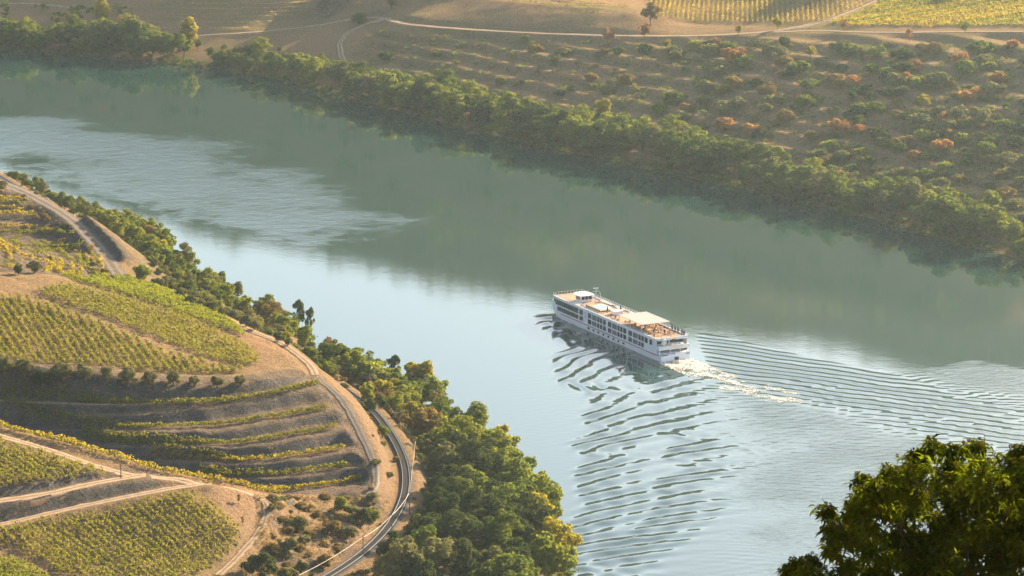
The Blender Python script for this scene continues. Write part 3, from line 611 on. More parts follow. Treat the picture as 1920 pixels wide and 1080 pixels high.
for k in range(9): b = MB(); b.box(12.55, 28.45, -4.85+1.18*k, -4.73+1.18*k, 9.32, 9.40); b.build('canopy_batten', M_HULL, cno)
for k in range(5): b = MB(); b.box(12.9+3.75*k, 13.05+3.75*k, -4.9, 5.3, 9.10, 9.22); b.build('canopy_beam', M_STEEL, cno)
for x in (13.2, 20.5, 28.0):
    for y in (-4.6, 5.0): MB().box(x-.09, x+.09, y-.09, y+.09, 6.62, 9.1).build('canopy_post', M_HULL, cno)
bx = MB(); bx.box(38.6, 41.4, -1.9, .9, 6.62, 7.75); bx.box(38.5, 41.5, -2.0, 1.0, 7.75, 7.87); bx.build('bar_counter', M_HULL, ship)
# deck furniture and boats resting on the ship
def on_deck(o, x, y, z=6.62, rz=0.0): o.matrix_world = SM @ Matrix.Translation((x, y, z)) @ Matrix.Rotation(rz, 4, 'Z')
def clone(root, **kw):
    r = root.copy(); COL.objects.link(r)
    for c in root.children:
        d = c.copy(); COL.objects.link(d); d.parent = r
        for e in c.children: g = e.copy(); COL.objects.link(g); g.parent = d
    return r
lo = empty('sun_lounger'); tag(lo, 'cream sun lounger in a line along the ship rail beside the pool', 'sun lounger', 'sun loungers on the ship deck')
b = MB(); b.box(0, 1.95, -.33, .33, .22, .28)
for x in (.15, 1.7):
    for y in (-.28, .28): b.box(x-.04, x+.04, y-.04, y+.04, 0, .22)
b.build('frame', M_STEEL, lo); b = MB(); b.box(0, 1.3, -.32, .32, .28, .38); b.add([(1.3,-.32,.28),(1.95,-.32,.62),(1.95,.32,.62),(1.3,.32,.28),(1.28,-.32,.39),(1.9,-.32,.73),(1.9,.32,.73),(1.28,.32,.39)], [(0,3,2,1),(4,5,6,7),(0,1,5,4),(1,2,6,5),(2,3,7,6),(3,0,4,7)])
b.build('cushion', M_CUSH, lo)
spots = [(43+1.25*k, -4.75) for k in range(13) if k not in (5, 6)]+[(33+1.3*k, -4.75) for k in range(5)]+[(55.4+1.2*k, 4.3) for k in range(5)]
for i, (x, y) in enumerate(spots): on_deck(lo if i == 0 else clone(lo), x, y+(-.4 if y < 0 else 1.0), rz=math.pi/2 if y < 0 else -math.pi/2)
tb = empty('deck_table'); tag(tb, 'round brown dining table on the ship stern deck by the canopy', 'table', 'round tables on the stern deck')
MB().lathe([(.62,.70),(.62,.76)], k=12).build('tabletop', M_WOOD, tb); MB().lathe([(.3,0),(.3,.04),(.05,.06),(.05,.70)], k=8).build('pedestal', M_DARK, tb)
dc = empty('deck_chair'); tag(dc, 'dark dining chair at a table on the ship stern deck', 'chair', 'chairs around the stern deck tables')
MB().box(-.25,.25,-.25,.25,.42,.5).build('seat', M_RUSTR, dc); MB().box(-.25,-.2,-.25,.25,.5,.95).build('backrest', M_DARK, dc)
for sx in (-.22, .22):
    for sy in (-.22, .22): MB().box(sx-.03, sx+.03, sy-.03, sy+.03, 0, .42).build('leg', M_DARK, dc)
fi = fc = True
for i, (x, y) in enumerate([(4.6,2.6),(4.8,-1.0),(7.4,3.6),(7.6,.6),(7.8,-2.6),(10.6,3.9),(10.8,1.2),(11.0,-1.8),(14.6,3.4),(14.8,.2),(15,-3),(18.2,3.2),(18.4,0),(18.6,-3.2),(22,3.2),(22.2,0),(22.4,-3.2),(26,3),(26,-3),(31,3.6),(34.5,3.6)]):
    on_deck(tb if fi else clone(tb), x, y); fi = False
    for k in range(0 if x < 5 else 2 if i % 2 else 3):
        a = .6+k*1.571+i; on_deck(dc if fc else clone(dc), x+.85*math.cos(a), y+.85*math.sin(a), rz=a+math.pi); fc = False
pa = empty('folded_parasol'); tag(pa, 'dark folded parasol standing by the starboard stern rail of the ship', 'parasol', 'folded parasols on the ship deck')
MB().lathe([(.3,0),(.3,.1),(.05,.12)], k=8).build('base', M_DARK, pa); MB().tube([(0,0,.1),(0,0,2.3)], .04).build('pole', M_STEEL, pa)
MB().lathe([(.22,.6),(.30,.9),(.22,1.6),(.06,2.2)], k=8).build('cloth', M_DARK, pa)
for i, (x, y) in enumerate([(11.4,-5.0),(9.5,-5.0),(7.6,-5.0),(5.0,-5.0),(3.4,-4.8)]): on_deck(pa if i == 0 else clone(pa), x, y)
for x, y, l in ((43.4,1.0,'dark folded parasol between the pool and the white bar counter'),(42.6,-3.4,'dark folded parasol beside the starboard corner of the pool')): q = clone(pa); on_deck(q, x, y); q['label'] = l
def boat(name, label, L_, W_, cat):
    r = empty(name); tag(r, label, cat); b = MB(); n = 9
    for i in range(n):
        t = i/(n-1); wd = W_/2*math.sin(math.pi*min(1, .22+t*.85))**.6*(1 if t < .98 else .3); x = (t-.5)*L_
        b.v += [(x,-wd,.75),(x,-wd*.75,.25),(x,0,0),(x,wd*.75,.25),(x,wd,.75),(x,wd*.8,.6),(x,-wd*.8,.6)]
    for i in range(n-1):
        for j in range(7): b.f.append((i*7+j, (i+1)*7+j, (i+1)*7+(j+1) % 7, i*7+(j+1) % 7))
    b.f += [tuple(range(7)), tuple(range((n-1)*7, n*7))[::-1]]; b.build('hull', M_HULL, r)
    t = MB(); t.box(-.9, -.6, -W_*.35, W_*.35, .62, .72); t.box(.5, .8, -W_*.35, W_*.35, .62, .72); t.build('thwart', M_WOOD, r); return r
on_deck(boat('tender_boat', 'small white tender boat slung across the stern of the cruise ship', 4.6, 1.7, 'boat'), .55, -.9, 4.55, math.pi/2)
lr = empty('life_raft'); tag(lr, 'round white life raft canister ring hung at the stern port corner', 'life raft')
t = MB(); P_ = [(0, .85*math.cos(a), .85*math.sin(a)) for a in np.linspace(0, 2*math.pi, 17)]; t.tube(P_, .17, 8); t.build('ring', M_HULL, lr, True); MB().lathe([(.7,-.1),(.7,.1)], k=12).build('cover', M_STEEL, lr).rotation_euler = (0, math.pi/2, 0)
on_deck(lr, 1.2, 3.5, 5.9, .2)
# ------------------------------------------------------------------ trees: crowns of many leaf clumps
def leafquads(Cn, Nn, size, r, asp=1.35):
    n = len(Cn); t = r.normal(size=(n, 3)); t -= Nn*(t*Nn).sum(1)[:, None]; t /= np.linalg.norm(t, axis=1)[:, None]+1e-9; b = np.cross(Nn, t)
    s = size*(.65+.7*r.random(n))[:, None]*.5; a = t*s*asp; c = b*s
    V = np.stack([Cn-a, Cn-c*.9+Nn*s*.25, Cn+a, Cn+c*.9-Nn*s*.1], 1).reshape(-1, 3); return V, np.arange(4*n).reshape(n, 4)
def crown(name, seed, lobes, n, size):
    r = np.random.default_rng(seed); L = np.array(lobes); k = r.choice(len(L), int(n*1.6), p=L[:, 3]**2/np.sum(L[:, 3]**2))
    d = r.normal(size=(len(k), 3)); d /= np.linalg.norm(d, axis=1)[:, None]; d[:, 2] = np.where(r.random(len(k)) < .35, np.abs(d[:, 2]), d[:, 2])
    rad = L[k, 3]*np.clip(r.normal(.92, .13, len(k)), .4, 1.25); P = L[k, :3]+d*rad[:, None]*np.array((1, 1, .85))
    ok = np.ones(len(k), bool)
    for q in L: ok &= ~(((P-q[:3])**2).sum(1) < (q[3]*.62)**2)
    ok &= P[:, 2] > .03; P = P[ok][:n]; d = d[ok][:n]; nn = d+r.normal(size=d.shape)*.55; nn /= np.linalg.norm(nn, axis=1)[:, None]
    V, Fa = leafquads(P, nn, size, r); return mesh_np(name, V, Fa, LEAF['green'])
def trunk(name, lobes, seed, r0, base=0.0):
    r = np.random.default_rng(seed); b = MB(); L = sorted(lobes, key=lambda q: -q[3])[:7]; top = .5
    b.tube([(0,0,base-.06),(.01,.01,.15),(-.01,.02,.32),(.01,0,top)], [r0*1.25, r0, r0*.8, r0*.45], 6)
    for q in L:
        z = .2+.2*r.random(); b.tube([(0,0,z),((q[0])*.5,(q[1])*.5,z+(q[2]-z)*.6),(q[0],q[1],q[2])], [r0*.5, r0*.32, r0*.12], 5)
    return b.mesh(name, M_BARK)
def ell(seed, n, cz, rx, rz, lr, k=.75):
    r = np.random.default_rng(seed); out = [(0, 0, cz, rx*k)]
    for _ in range(n):
        d = r.normal(size=3); d /= np.linalg.norm(d); f = .55+.4*r.random(); out.append((d[0]*rx*f, d[1]*rx*f, cz+d[2]*rz*f, lr*(.7+.6*r.random())))
    return out
KIND = {}
def reg(kind, seeds, fn, n, size, r0):
    KIND[kind] = []
    for s in seeds:
        lb = fn(s); KIND[kind].append((crown('crown', s, lb, n, size), trunk('trunk', lb, s, r0)))
reg('round', (1, 2, 3, 21), lambda s: ell(s, 24, .60, .37, .35, .105, .5), 2500, .048, .024)
reg('bushy', (4, 5, 6, 22), lambda s: ell(s, 26, .44, .50, .40, .125, .5), 2700, .060, .028)
reg('airy', (7, 8), lambda s: ell(s, 13, .64, .36, .34, .115, .3), 1700, .05, .022)
reg('poplar', (9, 10), lambda s: [(.03*math.sin(i*2.1), .03*math.cos(i*1.7), .16+.082*i, .17*math.sin(math.pi*(.12+.085*i))**.7+.02) for i in range(10)], 1900, .045, .02)
reg('olive', (11, 12, 13, 23), lambda s: ell(s, 18, .50, .38, .37, .14, .75), 2700, .055, .045)
reg('big', (14, 15, 16, 24), lambda s: ell(s, 38, .57, .41, .40, .088, .45), 4200, .036, .020)
# small shrubs have no visible trunk: one mesh each
SHRUB = [crown('shrub', 30+i, ell(30+i, 9, .42, .62, .40, .24), 750, .13) for i in range(4)]
def slot(o, m):
    if o.data.materials[0] is not m: o.material_slots[0].link = 'OBJECT'; o.material_slots[0].material = m
def tree(kind, lf, loc, h, wd=1.0, name='tree', label=None, group=None, cat='tree', i=None):
    ck = KIND[kind]; cm, tm = ck[rng.integers(len(ck)) if i is None else i]
    r = empty(name, loc, rng.random()*6.28, (h*wd, h*wd, h)); c = link('crown', cm, parent=r); slot(c, LEAF[lf]); link('trunk', tm, parent=r)
    return tag(r, label, cat, group)
def shrub(lf, loc, h, wd=1.0, label=None, group=None):
    o = link('shrub', SHRUB[rng.integers(4)]); slot(o, LEAF[lf]); o.location = loc; o.rotation_euler = (0, 0, rng.random()*6.28); o.scale = (h*wd, h*wd, h)
    return tag(o, label, 'shrub', group)
def pick(w_):
    k = list(w_); p = np.array([w_[a] for a in k]); return k[rng.choice(len(k), p=p/p.sum())]
def fit_h(p, U, Vt, lo, hi):                                # how tall a tree must be to reach the skyline seen above its foot
    u, v = project(p); dep = p[1]*CT-(p[2]-CZ)*ST
    return float(np.clip((v-np.interp(u, U, Vt))*dep/F/CT, lo, hi))
def scatter(L, n, gap, off0, off1, sgn, h_of, ok=None):     # spots along a line, between two offsets from it
    t = np.gradient(L[:, :2], axis=0); t /= np.linalg.norm(t, axis=1)[:, None]; out = []
    for _ in range(n*40):
        i = rng.integers(len(L)); o = off0+(off1-off0)*rng.random(); p = L[i, :2]+np.array((-t[i, 1], t[i, 0]))*o*sgn+rng.normal(size=2)*1.0
        if ok is not None and not ok(p): continue
        if all((p[0]-q[0])**2+(p[1]-q[1])**2 > gap*gap*(.6+.8*rng.random()) for q in out): out.append(p)
        if len(out) >= n: break
    return out
# -- near bank, between the railway and the water
TU = [-80,0,60,110,200,250,300,335,390,430,470,520,560,590,640,690,725,760,835,870,905,945,1000,1040,1062]
TV = [300,312,325,355,378,385,402,450,480,512,535,548,555,600,635,655,672,660,712,745,770,795,835,905,985]
def bank_ok(p):
    d, _ = dist_line(np.array([p[0]]), np.array([p[1]]), rail_w); z = float(G.h(p[0], p[1])); u, v = project(np.array((p[0], p[1], z)))
    i = int(np.argmin(((rail_w[:, :2]-p)**2).sum(1))); i = min(max(i, 1), len(rail_w)-2); tv = rail_w[i+1, :2]-rail_w[i-1, :2]; side = tv[0]*(p[1]-rail_w[i, 1])-tv[1]*(p[0]-rail_w[i, 0])
    return d[0] > 6.5 and side > 0 and .15 < z < 15.5 and -60 < u < 1075 and 300 < v < 1190
CN = dict(green='mid-green', bright='bright yellow-green', yellow='golden yellow', olive='dull olive', dark='dark green', brown='brownish', rust='rust-orange', dry='straw-coloured')
FOREST = np.array([at_z(*p) for p in [(770,850,12),(850,820,6),(945,880,0),(1052,1040,0),(1054,1120,0),(1000,1180,0),(640,1180,13),(690,1060,13),(765,960,13)]])
pts = scatter(shore_w[:int(len(shore_w))], 225, 4.2, .3, 44, -1, None, bank_ok)
if len(pts) < 60: pts += scatter(shore_w, 190, 4.6, .3, 44, 1, None, bank_ok)
for p in pts:
    z = float(G.h(*p)); q = np.array((p[0], p[1], z)); u, v = project(q); inf = bool(in_poly(np.array([p[0]]), np.array([p[1]]), FOREST)[0])
    top = fit_h(q, TU, TV, 2.2, 17 if inf or u > 620 else 12); top = min(top, max(2.4, (dist_line(np.array([p[0]]), np.array([p[1]]), rail_w)[0][0]-3.5)*1.5))
    if inf:
        h = min(top, 13.5)*(.72+.33*rng.random()); kd = pick(dict(big=.6, round=.25, bushy=.15)); lf = pick(dict(dark=.36, green=.38, olive=.14, bright=.12))
        if z < 2.5: lf = pick(dict(green=.35, bright=.5, yellow=.15)); kd = pick(dict(big=.5, bushy=.5))
    else:
        h = min(top, 10.5)*(.60+.42*rng.random()); kd = pick(dict(round=.32, bushy=.40, airy=.12, big=.16)); lf = pick(dict(green=.30, bright=.38, olive=.22, brown=.07, yellow=.03))
    sec = 'in the dense wood at the bottom by the rippled water' if inf else 'beside the grey track at upper left' if v < 430 else 'along the straight of the railway' if v < 600 else 'below the sandy track bend' if v < 720 else 'beyond the railway curve'
    tree(kd, lf, q, max(h, 2.4), .9+.35*rng.random(), label=f'{CN[lf]} tree {sec}', group=f'{CN[lf]} trees {sec}')
def spot(u, v): p = G.cast(np.array([u]), np.array([v]))[0]; return p
for u, v, h, kd, lf, wd, lb in [
    (640,705,9.5,'airy','green',1.0,'tall loose-crowned tree rising over the shrubs at the bend of the sandy track'),
    (785,735,11,'round','yellow',1.1,'tree with a bright yellow top standing at the water edge beyond the railway cutting'),
    (812,770,11,'big','bright',1.1,'broad yellow-green tree leaning over the water below the yellow-topped tree'),
    (738,722,9.5,'airy','dark',.75,'dark feathery tree standing just left of the yellow-topped tree'),
    (560,625,11,'airy','dark',.6,'dark gnarled tree with bare twigs standing against the pale water'),
    (582,632,10,'airy','olive',.45,'thin half-bare tree right of the dark gnarled tree by the water'),
    (895,815,10,'poplar','bright',1.5,'drooping yellow-green willow at the water edge above the dark wood'),
    (940,850,9,'bushy','yellow',.9,'bright yellow bush just below the drooping willow at the shore'),
    (305,480,10.5,'airy','bright',1.0,'light green open tree above the bushes where the bank meets pale water'),
    (268,525,6.0,'bushy','bright',1.0,'rounded light green bush left of the railway at the end of the grey track'),
    (300,540,4.6,'bushy','olive',1.1,'low olive bush beside the railway right of the rounded light green bush'),
    (690,752,5.6,'bushy','bright',.75,'vivid green bush on the slope above the railway cutting'),
    (694,772,4.0,'olive','dark',1.0,'dark round bush at the lower end of the vivid green bush'),
    (717,822,4.2,'bushy','bright',.8,'small yellow-green bush hanging over the left rail of the curve'),
    (700,978,4.6,'bushy','bright',.85,'fresh light green bush beside the dark one inside the railway curve'),
    (680,985,5.0,'bushy','dark',.9,'dark bush beside the fresh light green bush inside the railway curve'),
    (640,960,4.0,'olive','bright',1.1,'small round bush below the lowest terrace wall'),
    (560,1000,5.0,'bushy','olive',1.0,'olive bush on the eroded tan slope left of the gully'),
    (540,1035,4.4,'bushy','olive',1.1,'olive bush low on the eroded tan slope above the dark bottom bush'),
    (490,1085,7.0,'bushy','dark',1.1,'large dark bush at the bottom edge below the tan spur'),
    (565,1075,3.6,'bushy','dark',.8,'small dark bush near the bottom of the gully below the tan slope'),
    (610,1065,4.0,'bushy','brown',1.0,'brownish bush near the bottom beside the railway cable'),
    (620,1000,4.2,'bushy','brown',1.2,'brown thorny bush in the middle of the eroded gully'),
    (655,1010,3.6,'bushy','olive',1.2,'dull olive bush at the right side of the eroded gully'),
    (35,515,3.4,'olive','dark',.95,'small dark olive tree on the dirt mound above the vineyard'),
    (66,512,4.2,'olive','olive',1.2,'grey leaning olive tree on the dirt mound above the vineyard'),
    (455,985,2.2,'airy','dry',.8,'small bare shrub alone on the tan spur'),
    (448,945,2.4,'airy','dry',.8,'small bare shrub beside the dirt road end')]:
    tree(kd, lf, spot(u, v), h, wd, label=lb)
names = ['first','second','third','fourth','fifth','sixth','seventh','eighth','ninth','tenth','eleventh','twelfth']
for k, (u, v, h) in enumerate([(8,702,5.2),(46,703,4.8),(80,726,5.6),(118,712,5.2),(160,712,5.0),(200,712,3.6),(240,722,5.2),(281,722,4.2),(325,723,4.2),(365,724,3.2),(408,726,3.6),(451,724,3.4)]):
    tree('olive', 'olive' if k not in (2,) else 'dark', spot(u, v), h, 1.15, name='olive_tree', label=f'{names[k]} olive tree from the left in the row below the big vineyard', group='olive trees along the vineyard edge')
for k, (u, v, h) in enumerate([(340,562,3.6),(358,572,3.4),(378,580,3.2),(398,587,3.6),(418,594,3.0),(445,600,3.2),(462,612,3.8),(478,618,3.0),(521,640,2.8),(568,652,3.2),(583,660,3.6),(612,676,4.4),(540,648,2.6),(598,668,3.2),(630,694,3.8),(655,715,4.6),(650,700,4.5)]):
    tree('olive', pick(dict(olive=.8, dark=.2)), spot(u, v), h, 1.25, name='olive_tree', label='grey-green olive tree along the sandy track above the railway', group='olive trees along the sandy track')
SEG = rail_w[(project(rail_w)[0] > 335) & (project(rail_w)[0] < 700) & (rail_w[:, 1] > 900)]
for p in scatter(SEG, 62, 2.6, 3.6, 13, -1, None, None)+scatter(SEG, 12, 3, 3.6, 13, 1, None, lambda p: float(G.h(p[0], p[1])) > 15):
    z = float(G.h(*p)); q = np.array((p[0], p[1], z-.1))
    if min(dist_line(np.array([p[0]]), np.array([p[1]]), P2_w)[0][0], 99) < 3: continue
    lf = pick(dict(olive=.45, bright=.2, green=.25, brown=.1)); tree(pick(dict(bushy=.7, olive=.3)), lf, q, 2.6+2.8*rng.random(), 1.15, label=f'{CN[lf]} bushy tree on the slope between the sandy track and the railway', group=f'{CN[lf]} bushy trees between track and railway')
# shrubs on the banks beside the railway and on the tan spur
sc = [p for L, o0, o1, sg in ((rail_w, 3.2, 9, 1), (rail_w, 3.2, 8, -1), (R1_w, -9, -4, 1)) for p in scatter(L, 66, 2.2, o0, o1, sg, None, lambda p: -60 < project(np.array((p[0], p[1], 14.)))[0] < 800 and 300 < project(np.array((p[0], p[1], 14.)))[1] < 1100)]
for p in sc: shrub(pick(dict(olive=.3, brown=.35, dry=.2, green=.15)), (p[0], p[1], float(G.h(*p))-.1), .7+1.5*rng.random()**1.5, 1.1, 'low dry shrub on the bank beside the railway or track', 'low shrubs beside the railway')
for _ in range(96):
    u, v = rng.uniform(505, 720), rng.uniform(935, 1085); p = spot(u, v)
    if dist_line(np.array([p[0]]), np.array([p[1]]), rail_w)[0][0] < 4.5: continue
    shrub(pick(dict(brown=.45, olive=.3, dry=.25)), p-np.array((0, 0, .1)), .6+1.7*rng.random()**1.5, 1.2, 'low brown scrub bush on the eroded slope inside the railway curve', 'scrub bushes on the eroded slope')

# -- far bank: riverside band
FU = [-80,0,60,100,130,190,250,300,330,400,450,500,560,600,640,720,800,850,900,950,1000,1060,1130,1200,1250,1300,1350,1400,1450,1500,1560,1600,1650,1700,1760,1800,1860,1920,2000]
FV = [10,14,38,45,30,26,24,58,62,84,84,92,96,104,110,120,138,136,150,168,180,196,196,216,214,240,254,252,262,278,300,322,330,328,340,364,374,420,440]
def far_ok(p): z = float(FG.h(*p)); u, v = project(np.array((p[0], p[1], z))); return .2 < z < 13 and -70 < u < 2100
for p in scatter(fs_w, 235, 5.0, 0, 22, 1, None, far_ok):
    z = float(FG.h(*p)); q = np.array((p[0], p[1], z)); u, v = project(q); top = fit_h(q, FU, FV, 3, 17)
    h = top*(.62+.42*rng.random()); lf = pick(dict(green=.46, bright=.36, dark=.05, olive=.13)); sec = 'left of the small pointed poplar' if u < 340 else 'below the bend of the sunlit track' if u < 760 else 'behind the broad brown slope' if u < 1150 else 'across from the cruise ship' if u < 1500 else 'towards the right edge of the photo'
    tree(pick(dict(round=.35, bushy=.35, big=.3)), lf, q, max(h, 3.5), .95+.35*rng.random(), name='riverside_tree', label=f'{CN[lf]} tree in the far shore band {sec}', group=f'{CN[lf]} far shore trees {sec}')
def fspot(u, v): return FG.cast(np.array([u]), np.array([v]), 1100, 2300)[0]
for u, v, h, kd, lf, wd, lb in [
    (192,58,17,'poplar','yellow',1.1,'tall pointed yellow poplar above the trees on the far left shore'),
    (355,88,15,'poplar','yellow',1.3,'pointed yellow-green poplar beside the lower vineyard road on the far shore'),
    (238,70,13,'big','yellow',1.2,'broad golden-topped tree right of the tall poplar on the far shore'),
    (285,85,11,'big','bright',1.1,'rounded tree with yellow edge between the two poplars on the far shore'),
    (135,62,11,'round','brown',1.1,'orange-tinged tree left of the tall poplar on the far shore'),
    (335,95,9,'round','green',1.2,'dark round tree touching the left side of the smaller poplar'),
    (490,112,11,'big','bright',1.3,'broad yellow-green tree at the far shore below the vineyard road'),
    (1130,222,9,'round','yellow',1.2,'tree with a bright yellow crown in the middle of the far shore band'),
    (1262,262,11,'big','bright',1.2,'large yellow-edged tree on the far shore right of the yellow crown'),
    (835,180,13,'big','green',1.3,'large dark green tree standing out of the far shore band'),
    (1735,205,6.5,'round','yellow',1.3,'glowing yellow-green round tree alone on the brown far slope'),
    (1375,118,9,'bushy','rust',1.2,'large rust-orange tree high on the far slope below the dirt road'),
    (1800,128,9,'bushy','rust',.9,'orange tree on the far slope below the pale road at right'),
    (1868,158,7,'bushy','rust',1.2,'bright orange-pink bush on the far slope near the right edge'),
    (1520,110,6,'round','yellow',1.1,'small yellow round tree on the far slope under the road junction'),
    (1575,100,7.5,'bushy','olive',1.4,'wide olive-green tree just below the road on the far slope'),
    (1618,112,6,'round','olive',1.2,'round olive-green tree right of the wide olive-green one'),
    (1220,48,11,'round','brown',1.15,'large brownish tree standing beside the vineyard corner above the dirt road'),
    (1208,75,8,'round','rust',.9,'orange-brown tree just below the large brownish tree at the road'),
    (1140,82,7,'round','rust',1.0,'small orange tree on the lower side of the far dirt road'),
    (1458,55,5.5,'round','yellow',1.1,'small yellow-green tree at the end of the vineyard rows by the road'),
    (1385,65,4.5,'round','yellow',1.0,'tiny yellow-green tree on the road verge left of the vineyard corner'),
    (1582,58,5.5,'airy','rust',1.1,'thin orange tree at the lower edge of the golden vineyard'),
    (1705,78,5.5,'airy','rust',1.1,'thin orange-brown tree between the two pale roads at right'),
    (1810,62,5,'round','bright',1.1,'small green-yellow tree on the upper pale road at right'),
    (1250,95,5.5,'round','yellow',1.0,'small yellow-lit bush below the road left of the rust tree'),
    (1440,112,7,'round','olive',1.1,'olive bush with a lit top right of the rust-orange tree'),
    (1860,400,9.5,'round','bright',1.2,'lighter green rounded tree at the right end of the far shore'),
    (735,18,7,'round','brown',1.0,'tree at the bend of the sunlit track above the far shore'),
    (672,45,7,'bushy','bright',1.2,'yellow-green bush beside the sunlit bend of the track')]:
    tree(kd, lf, fspot(u, v), h, wd, label=lb)
# -- far slope: bushes
SLP = [(640,130),(700,60),(900,72),(1100,80),(1300,82),(1500,78),(1700,84),(1960,88),(2160,92),(2160,560),(1960,470),(1800,430),(1600,370),(1300,310),(1000,240),(800,195)]
n = 0; used = []
while n < 285:
    u, v = rng.uniform(640, 1960), rng.uniform(60, 480)
    if not in_poly(np.array([u]), np.array([v]), SLP)[0]: continue
    if rng.random() > .25+.75*min(1, max(0, (u-800)/700)): continue
    if any((u-a)**2/1.8+(v-b)**2 < 95 for a, b in used): continue
    used.append((u, v)); p = fspot(u, v); n += 1; hot = (u > 1250)*1.0
    lf = pick(dict(green=.30, olive=.34, brown=.18+.06*hot, rust=.06+.06*hot, bright=.06, dark=.10)); h = 1.6+3.2*rng.random()**1.4+hot*.9
    sec = 'left part' if u < 1150 else 'middle part' if u < 1500 else 'right part'; lvl = 'upper' if v < np.interp(u, [640, 1960], [95, 250]) else 'lower'
    o = shrub(lf, p-np.array((0, 0, .15)), h*1.15, 1.05+.35*rng.random(), f'{CN[lf]} bush on the {lvl} {sec} of the brown far slope', f'{CN[lf]} bushes on the {lvl} {sec} of the far slope'); o.name = 'bush'
def clumps(name, L, n, hs, leafm, ok):                      # uncounted low scrub as one mass
    r = rng; V = []; Fa = []; base = 0
    me = SHRUB[0]; cv = np.empty(len(me.vertices)*3, np.float32); me.vertices.foreach_get('co', cv); cv = cv.reshape(-1, 4, 3); 
    for p in L:
        k = r.choice(len(cv), n, replace=False); h = hs[0]+(hs[1]-hs[0])*r.random()**2; a = r.random()*6.28; c, s = math.cos(a), math.sin(a)
        q = cv[k]*np.array((1.4, 1.4, 1))*h; q = np.stack([q[..., 0]*c-q[..., 1]*s, q[..., 0]*s+q[..., 1]*c, q[..., 2]], -1)
        ctr = q.mean(1, keepdims=True); q = ctr+(q-ctr)*1.9+np.asarray(p); V.append(q.reshape(-1, 3))
    V = np.concatenate(V); me = mesh_np(name, V, np.arange(len(V)).reshape(-1, 4), leafm); return tag(link(name, me), kind='stuff')
uv = np.array([(rng.uniform(640, 2160), rng.uniform(60, 560)) for _ in range(11500)]); uv = uv[in_poly(uv[:, 0], uv[:, 1], SLP)]
P = FG.cast(uv[:, 0], uv[:, 1], 1100, 1900); k = rng.random(len(P))
sel = (P[:, 2] > 1); P, k, uu = P[sel], k[sel], uv[sel, 0]; dens = fbm(P[:, 0], P[:, 1], 35)+.5*(uu-1000)/900
k = k-.35*dens
ph = ((P[:, 2]+fbm(P[:, 0], P[:, 1], 60)*3)/3.4) % 1.0
clumps('dry_grass', P[(ph > .26) & (ph < .50)], 60, (.35, .95), LEAF['dry'], None)
hem = np.array([fs_w[i, :2]+np.array((-tg[i, 1], tg[i, 0]))*rng.uniform(-1.0, 4.0)+rng.normal(size=2)*1.5 for i in rng.integers(0, len(fs_w), 1500)]); hz_ = FG.h(hem[:, 0], hem[:, 1]); ok = (hz_ > -1.5) & (np.abs(hem[:, 0]) < 420)
clumps('shore_scrub', np.c_[hem[ok], np.maximum(hz_[ok], -.2)], 46, (.9, 3.0), LEAF['green'], None)
hem = np.array([shore_w[i, :2]+np.array((tang[i, 1], -tang[i, 0]))*rng.uniform(-1.0, 5.0)*-1+rng.normal(size=2)*1.0 for i in rng.integers(0, len(shore_w), 900)]); hz_ = G.h(hem[:, 0], hem[:, 1]); ok = (hz_ > -1.2) & (hz_ < 6)
clumps('shore_scrub', np.c_[hem[ok], np.maximum(hz_[ok], -.2)], 60, (.8, 2.6), LEAF['green'], None)
clumps('scrub', P[k < .22], 36, (.6, 2.2), LEAF['green'], None); clumps('scrub', P[(k >= .22) & (k < .40)], 34, (.5, 1.9), LEAF['olive'], None); clumps('scrub', P[(k >= .40) & (k < .66)], 30, (.4, 1.5), LEAF['brown'], None); clumps('dry_grass', P[k >= .62], 22, (.3, .8), LEAF['dry'], None)
uv = np.stack([rng.uniform(-20, 1060, 9000), rng.uniform(300, 1085, 9000)], 1); P = G.cast(uv[:, 0], uv[:, 1], 640, 1500)
P = P[(P[:, 2] > .2) & (P[:, 2] < 15) & (dist_line(P[:, 0], P[:, 1], rail_w)[0] > 6.5)]; _i = np.clip(((rail_w[None, :, :2]-P[:, None, :2])**2).sum(2).argmin(1), 1, len(rail_w)-2); _t = rail_w[_i+1, :2]-rail_w[_i-1, :2]; P = P[_t[:, 0]*(P[:, 1]-rail_w[_i, 1])-_t[:, 1]*(P[:, 0]-rail_w[_i, 0]) > 0]; k = rng.random(len(P))
clumps('undergrowth', P[k < .6], 40, (.6, 2.2), LEAF['green'], None); clumps('undergrowth', P[k >= .6], 34, (.5, 1.7), LEAF['brown'], None)
uv = np.stack([rng.uniform(-40, 500, 2600), rng.uniform(520, 700, 2600)], 1); pl_ = [(-60,550),(110,520),(330,552),(450,612),(490,680),(440,700),(240,694),(0,676),(-60,680)]; uv = uv[in_poly(uv[:, 0], uv[:, 1], pl_)]
clumps('low_weeds', G.cast(uv[:, 0], uv[:, 1], 640, 1420), 16, (.2, .5), LEAF['olive'], None)
uv = np.stack([np.r_[rng.uniform(-20, 760, 5600), rng.uniform(-20, 210, 900)], np.r_[rng.uniform(320, 1085, 5600), rng.uniform(350, 525, 900)]], 1); P = G.cast(uv[:, 0], uv[:, 1], 640, 1420)
ok = (P[:, 2] > 1.5) & (P[:, 2] < 60)
for L, d in ((rail_w, 3.2), (R1_w, 2.8), (P2_w, 2.5), (D_w, 2.2), (UR_w, 2), (R2_w, 2.2), (R3_w, 2), (SP_w, 1.5), (L1_w, 1.2)): ok &= dist_line(P[:, 0], P[:, 1], L)[0] > d
k = rng.random(len(P))+1.2*fbm(P[:, 0], P[:, 1], 25); P, k = P[ok], k[ok]
